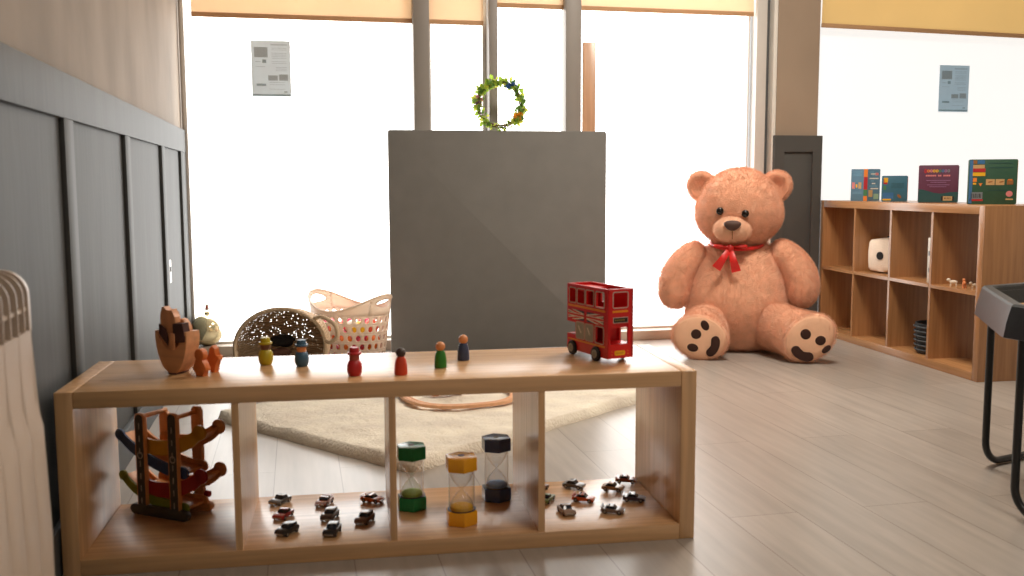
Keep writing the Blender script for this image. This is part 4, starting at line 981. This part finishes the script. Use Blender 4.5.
for k_, (m, v0, v1) in enumerate((('orange', 0, 0.25), ('red', 0.25, 0.65), ('green', 0.65, 0.85), ('orange', 0.85, 1))): b.use(C[m]).box(-0.011, 0.009, -0.003, 0.006, (1-v1)*hh, (1-v0)*hh)
b.build('spine', None, o1)
# 2: small teal blue book
p = bpos(881.5, 0.11); s = (p-CAM).dot(_f)/F
def dr2(d, w, h):
    R_(d, C['yellow'], w, h, 0.05, 0.22, 0.08, 0.26); R_(d, C['orange'], w, h, 0.05, 0.10, 0.14, 0.26); R_(d, C['red'], w, h, 0.05, 0.2, 0.26, 0.33); R_(d, C['green'], w, h, 0.05, 0.16, 0.40, 0.55)
    R_(d, C['blue'], w, h, 0.03, 0.45, 0.66, 0.9); R_(d, C['yellow'], w, h, 0.03, 0.36, 0.90, 0.96); d.use(C['brown']).prism(ell(0.10*w, 0.05*h, 16, 0.68*w, 0.2*h, -0.8), -0.001, 0.0002)
    for v in (0.3, 0.35, 0.40, 0.46): R_(d, C['teal'], w, h, 0.35, 0.85, v, v+0.012)
book_body(24*s, 25.5*s, 0.022, mat('book_teal_blue', (56, 106, 126), 0.45), C['orange'], 'small teal blue book with orange spine, second from the left on the right unit', '', p, facing(p)+0.14, dr2)
# 3: purple and teal book
p = bpos(917.5, 0.11); s = (p-CAM).dot(_f)/F
def dr3(d, w, h):
    t_ = [(0.005*w, 0.012*h), (0.995*w, 0.012*h), (0.995*w, 0.29*h), (0.8*w, 0.28*h), (0.6*w, 0.24*h), (0.4*w, 0.26*h), (0.25*w, 0.31*h), (0.1*w, 0.35*h), (0.005*w, 0.36*h)]
    d.use(C['teal']).prism(t_, -0.0006, 0.0002)
    for k_, c in enumerate(('red', 'orange', 'pink', 'yellow', 'yellow', 'green', 'blue', 'lilac', 'grey')):
        u = 0.17+0.072*k_; d.use(C[c]).add(ring_prism(ell(0.034*w, (0.058 if k_ == 0 else 0.04)*h, 14, u*w, 0.845*h), ell(0.014*w, 0.02*h, 14, u*w, 0.845*h), -0.0009, 0.0002))
    for k_ in range(14):
        if k_ not in (6, 9): R_(d, C['pink'], w, h, 0.18+0.044*k_, 0.215+0.044*k_, 0.26, 0.30)
    for v, a, b_ in ((0.40, 0.2, 0.8), (0.45, 0.3, 0.7), (0.52, 0.22, 0.78), (0.57, 0.28, 0.7)): R_(d, C['lilac'], w, h, a, b_, v, v+0.012)
    R_(d, C['dark'], w, h, 0.58, 0.9, 0.83, 0.95); R_(d, C['tan'], w, h, 0.63, 0.86, 0.83, 0.945, 0.001)
    for k_ in range(5): R_(d, C['dark'], w, h, 0.66+0.035*k_, 0.675+0.035*k_, 0.86, 0.91, 0.0013)
book_body(36.5*s, 37*s, 0.02, C['purple'], C['teal'], 'purple and dark teal book, third from the left on the right unit', '', p, facing(p)+0.03, dr3)
# 4: big green book with patterned spine
p = bpos(967.5, 0.09); s = (p-CAM).dot(_f)/F
def dr4(d, w, h):
    R_(d, C['blue'], w, h, 0.01, 0.08, 0.02, 0.98); R_(d, C['brown'], w, h, 0.08, 0.16, 0.02, 0.1); R_(d, C['blue'], w, h, 0.17, 0.32, 0.02, 0.1)
    R_(d, C['tan'], w, h, 0.08, 0.32, 0.12, 0.2); R_(d, C['red'], w, h, 0.08, 0.34, 0.2, 0.28); R_(d, C['yellow'], w, h, 0.08, 0.34, 0.29, 0.37)
    R_(d, C['orange'], w, h, 0.09, 0.17, 0.41, 0.5); R_(d, C['yellow'], w, h, 0.09, 0.16, 0.52, 0.56); d.use(C['orange']).prism([(0.21*w, 0.47*h), (0.29*w, 0.47*h), (0.25*w, 0.40*h)], -0.001, 0.0002)
    for u in (0.36, 0.56): R_(d, C['tan'], w, h, u, u+0.18, 0.44, 0.57)
    for u in (0.37, 0.6): d.use(C['brown']).prism(ell(0.05*w, 0.015*h, 14, (u+0.08)*w, 0.5*h, 0.2), -0.0012, 0.0002)
    R_(d, C['brown'], w, h, 0.79, 0.92, 0.46, 0.56); R_(d, C['orange'], w, h, 0.81, 0.9, 0.44, 0.48)
    R_(d, C['grey'], w, h, 0.05, 0.30, 0.73, 0.88); 
    for k_ in range(7): R_(d, C['dark'], w, h, 0.08+0.03*k_, 0.09+0.03*k_+0.004*(k_ % 3), 0.76, 0.86, 0.0011)
    R_(d, C['red'], w, h, 0.03, 0.31, 0.885, 0.925); d.use(C['pink']).prism(ell(0.07*w, 0.065*h, 20, 0.85*w, 0.235*h), -0.001, 0.0002); R_(d, C['tan'], w, h, 0.78, 0.93, 0.87, 0.90)
    for v in (0.08, 0.18, 0.68): R_(d, C['teal'], w, h, 0.4, 0.9, v, v+0.012)
bk4 = book_body(44*s, 44.5*s, 0.028, mat('book_green', (44, 82, 62), 0.45), C['tan'], 'big green book with patterned spine, rightmost book on the right unit', '', p, facing(p)+0.16, dr4)
for k_ in range(9):
    pass
# white soft dice in an upper cube
p = B(0.15, 0.955, 0.3932)
dc = thing('soft_dice', 'white soft dice with black dots in an upper cube of the right unit', 'dice', p, B_ROT+0.35)
def sq(pv): return tuple(math.copysign(abs(v)**0.55, v) for v in pv)
def cubefn(pv):
    m_ = max(abs(pv.x), abs(pv.y), abs(pv.z)); k_ = (pv/m_); r = pv*0.35 + k_*0.65; return r
DH = 0.094
MB().blob((0, 0, DH*1.0), (DH, DH, DH), 40, cubefn).build('cube', mat('dice_fabric', (232, 214, 194), 0.9, var=0.04, bump=0.4, bscale=150), dc)
M_dot = mat('dice_dot', (22, 20, 20), 0.9)
def dot(M): MB().prism(ell(0.021, 0.021, 20), -0.003, 0.003, M=M).build('dot', M_dot, dc)
dot(Matrix.Translation((-DH*1.0, 0, DH)) @ Matrix.Rotation(PI/2, 4, 'Z'))
for q in (-1, 1): dot(Matrix.Translation((q*0.04, q*0.04, 2*DH)) @ Matrix.Rotation(PI/2, 4, 'X'))
for q in (-1, 0, 1): dot(Matrix.Translation((q*0.045, -DH, DH+q*0.045)))
# patterned white box at the near end of the next upper cube
p = B(0.035, 0.3915, 0.3932)
bx = MB().use(mat('box_white', (222, 218, 208), 0.5)); bx.box(0, 0.16, 0, 0.068, 0, 0.215, bev=0.003)
bx.use(C['grey'])
for k_, (a, z) in enumerate(((0.02, 0.03), (0.02, 0.10), (0.025, 0.165), (0.08, 0.05), (0.09, 0.13))):
    bx.box(a, a+0.03, 0.0675, 0.0688, z, z+0.025); bx.box(-0.0008, 0.0005, 0.012+0.006*k_, 0.036+0.006*k_, z, z+0.022)
tag(bx.build('puzzle_box', None, None, p, B_ROT), 'white patterned flat box upright in an upper cube of the right unit', 'box')
# black basket in a lower cube
p = B(0.135, 0.508, 0.0382)
kb = MB().use(mat('black_weave', (40, 44, 48), 0.6, var=0.15, scale=60))
kb.lathe([(0, 0.003), (0.088, 0.003), (0.092, 0.008), (0.100, 0.145), (0.100, 0.15), (0.096, 0.15), (0.088, 0.012), (0, 0.012)], 36)
kbt = thing('black_basket', 'round black woven basket in a lower cube of the right unit', 'basket', p, 0)
kb.build('bowl', None, kbt)
w_ = MB().use(mat('grey_weave', (66, 72, 76), 0.6))
for z in [0.02+0.0225*k_ for k_ in range(6)]:
    rr = 0.0925+0.0112*z/0.2
    w_.tube([((rr+0.003+0.002*math.sin(18*a))*math.cos(a), (rr+0.003+0.002*math.sin(18*a))*math.sin(a), z) for a in [2*PI*k_/108 for k_ in range(108)]], 0.0045, 6, True)
w_.build('weave', None, kbt)
# little animals on the upper right cube's shelf
def critter(label, spot, rgb, k_, rz):
    o = thing('toy_animal', label, 'toy animal', B(spot[0], spot[1], 0.3932), rz, 'tiny toy animals in the upper cube')
    m = mat('critter_%d' % rgb[1], rgb, 0.5, var=0.08)
    b = MB(); b.blob((0, 0, 0.017), (0.017, 0.007, 0.008), 14)
    for x in (-0.011, 0.011):
        for y in (-0.004, 0.004): b.tube([(x, y, 0.0), (x*0.9, y, 0.016)], 0.0025, 8)
    b.build('body', m, o); b = MB(); b.blob((0.019, 0, 0.026), (0.008, 0.0055, 0.007), 12); b.tube([(0.012, 0, 0.018), (0.018, 0, 0.025)], 0.0045, 8); b.build('head', m, o)
    o.scale = (k_,)*3
critter('tiny white toy animal in the upper rightmost cube', (0.06, 0.285), (226, 214, 196), 1.1, 2.6)
critter('tiny orange toy animal standing next to the white ones', (0.06, 0.205), (206, 122, 70), 1.25, 1.0)
critter('tiny cream toy animal nearest the side panel in the upper cube', (0.075, 0.150), (200, 182, 158), 1.0, 2.9)

# ================================================================== OCTAGONAL TRAY ON STAND
M_tray = mat('tray_plastic', (33, 37, 41), 0.36, var=0.08, scale=14, bump=0.06, bscale=90)
M_leg = mat('black_tube', (24, 25, 27), 0.35, var=0.05)
TC = Vector((2.933, -0.191, 0)); TZ = 0.56
ty = thing('play_tray', 'black octagonal play tray on a tubular stand at the right edge', 'play tray', TC, 0)
V0 = Vector((2.549, 0.305, 0))-TC; a0 = math.atan2(V0.y, V0.x); RT = V0.length
def octr(r, z, k_=0.93):
    out = []
    for q in range(8):
        v = Vector((r*math.cos(a0+q*PI/4), r*math.sin(a0+q*PI/4))); p_ = Vector((r*math.cos(a0+(q-1)*PI/4), r*math.sin(a0+(q-1)*PI/4))); n_ = Vector((r*math.cos(a0+(q+1)*PI/4), r*math.sin(a0+(q+1)*PI/4)))
        for w in ((v.lerp(p_, 1-k_)), v*0.985+(p_+n_)*0.0075, (v.lerp(n_, 1-k_))): out.append((w.x, w.y, z))
    return out
rings = [octr(RT+0.012, TZ-0.088), octr(RT+0.018, TZ-0.086), octr(RT+0.012, TZ-0.05), octr(RT, TZ-0.006), octr(RT-0.006, TZ), octr(RT-0.030, TZ), octr(RT-0.036, TZ-0.005), octr(RT-0.065, TZ-0.07), octr(RT-0.09, TZ-0.075), octr(0.05, TZ-0.075)]
rings2 = rings + [octr(0.05, TZ-0.080), octr(RT-0.088, TZ-0.080), octr(RT-0.068, TZ-0.078), octr(RT-0.042, TZ-0.015), octr(RT-0.01, TZ-0.012), octr(RT+0.006, TZ-0.05), octr(RT+0.008, TZ-0.088)]
MB().add(t_loft(rings[:-1]+[octr(0.002, TZ-0.075)]+[octr(0.002, TZ-0.080)]+rings2[11:], False, True), sharp=25).build('tray', M_tray, ty)
for q in (0, 2, 4, 6):
    i, j = a0+q*PI/4, a0+(q-1)*PI/4                       # neighbouring corners joined by one U-shaped frame
    r = RT-0.028; p_ = Vector((r*math.cos(i), r*math.sin(i), 0)); n_ = Vector((r*math.cos(j), r*math.sin(j), 0)); d = (n_-p_).normalized(); p_ = p_+d*0.01; n_ = n_-d*0.01
    path = [p_+Vector((0, 0, TZ-0.014))]
    path += [p_+Vector((0, 0, 0.09))] + [p_+d*(0.07-0.07*math.cos(a))+Vector((0, 0, 0.083-0.07*math.sin(a))) for a in [PI/2*k_/8 for k_ in range(9)]]
    path += [n_-d*(0.07-0.07*math.cos(a))+Vector((0, 0, 0.083-0.07*math.sin(a))) for a in [PI/2-PI/2*k_/8 for k_ in range(9)]] + [n_+Vector((0, 0, 0.09)), n_+Vector((0, 0, TZ-0.014))]
    MB().tube(path, 0.0108, 14).build('leg', M_leg, ty)
tag(MB().loft([octr(RT-0.088, TZ-0.0745), octr(RT-0.072, TZ-0.052)]).build('sand_fill', mat('play_sand', (176, 136, 96), 0.95, var=0.12, scale=60, bump=0.5, bscale=200), None, TC), 'brown sand lying in the black octagonal tray', 'sand')['kind'] = 'stuff'

# ================================================================== LIGHT, CAMERA
def area(name, loc, size, power, rgb, rot=(0, 0, 0)):
    l = bpy.data.lights.new(name, 'AREA'); l.shape = 'RECTANGLE'; l.size, l.size_y = size; l.energy = power; l.color = lin(rgb)[:3]
    o = bpy.data.objects.new(name, l); COL.objects.link(o); o.location = loc; o.rotation_euler = rot; return o
for x, y, pw in ((2.5, 1.2, 62), (2.0, -1.6, 26)):
    area('added_fill_light', (x, y, CEIL-0.02), (0.6, 0.6), pw, (255, 244, 230))  # unseen lamps added to brighten the bear and the shelf fronts
wd = bpy.data.worlds.new('world'); SC.world = wd; wd.use_nodes = True
wd.node_tree.nodes['Background'].inputs[0].default_value = (0.8, 0.9, 1, 1); wd.node_tree.nodes['Background'].inputs[1].default_value = 1.0
cam = bpy.data.cameras.new('camera'); co = bpy.data.objects.new('camera', cam); COL.objects.link(co)
cam.sensor_width = 36; cam.lens = F/1024*36; cam.clip_start = 0.02
co.matrix_world = Matrix(((CR.x, CU.x, -_f.x, CAM.x), (CR.y, CU.y, -_f.y, CAM.y), (CR.z, CU.z, -_f.z, CAM.z), (0, 0, 0, 1)))
cam.dof.use_dof = True; cam.dof.focus_distance = 4.2; cam.dof.aperture_fstop = 4.5
SC.camera = co
SC.view_settings.view_transform = 'Standard'; SC.view_settings.look = 'None'; SC.view_settings.gamma = 1; SC.view_settings.use_curve_mapping = False
SC.view_settings.exposure = 0.0
SC.cycles.max_bounces = 8; SC.cycles.transparent_max_bounces = 12; SC.cycles.use_denoising = True
SC.cycles.caustics_reflective = False; SC.cycles.caustics_refractive = False
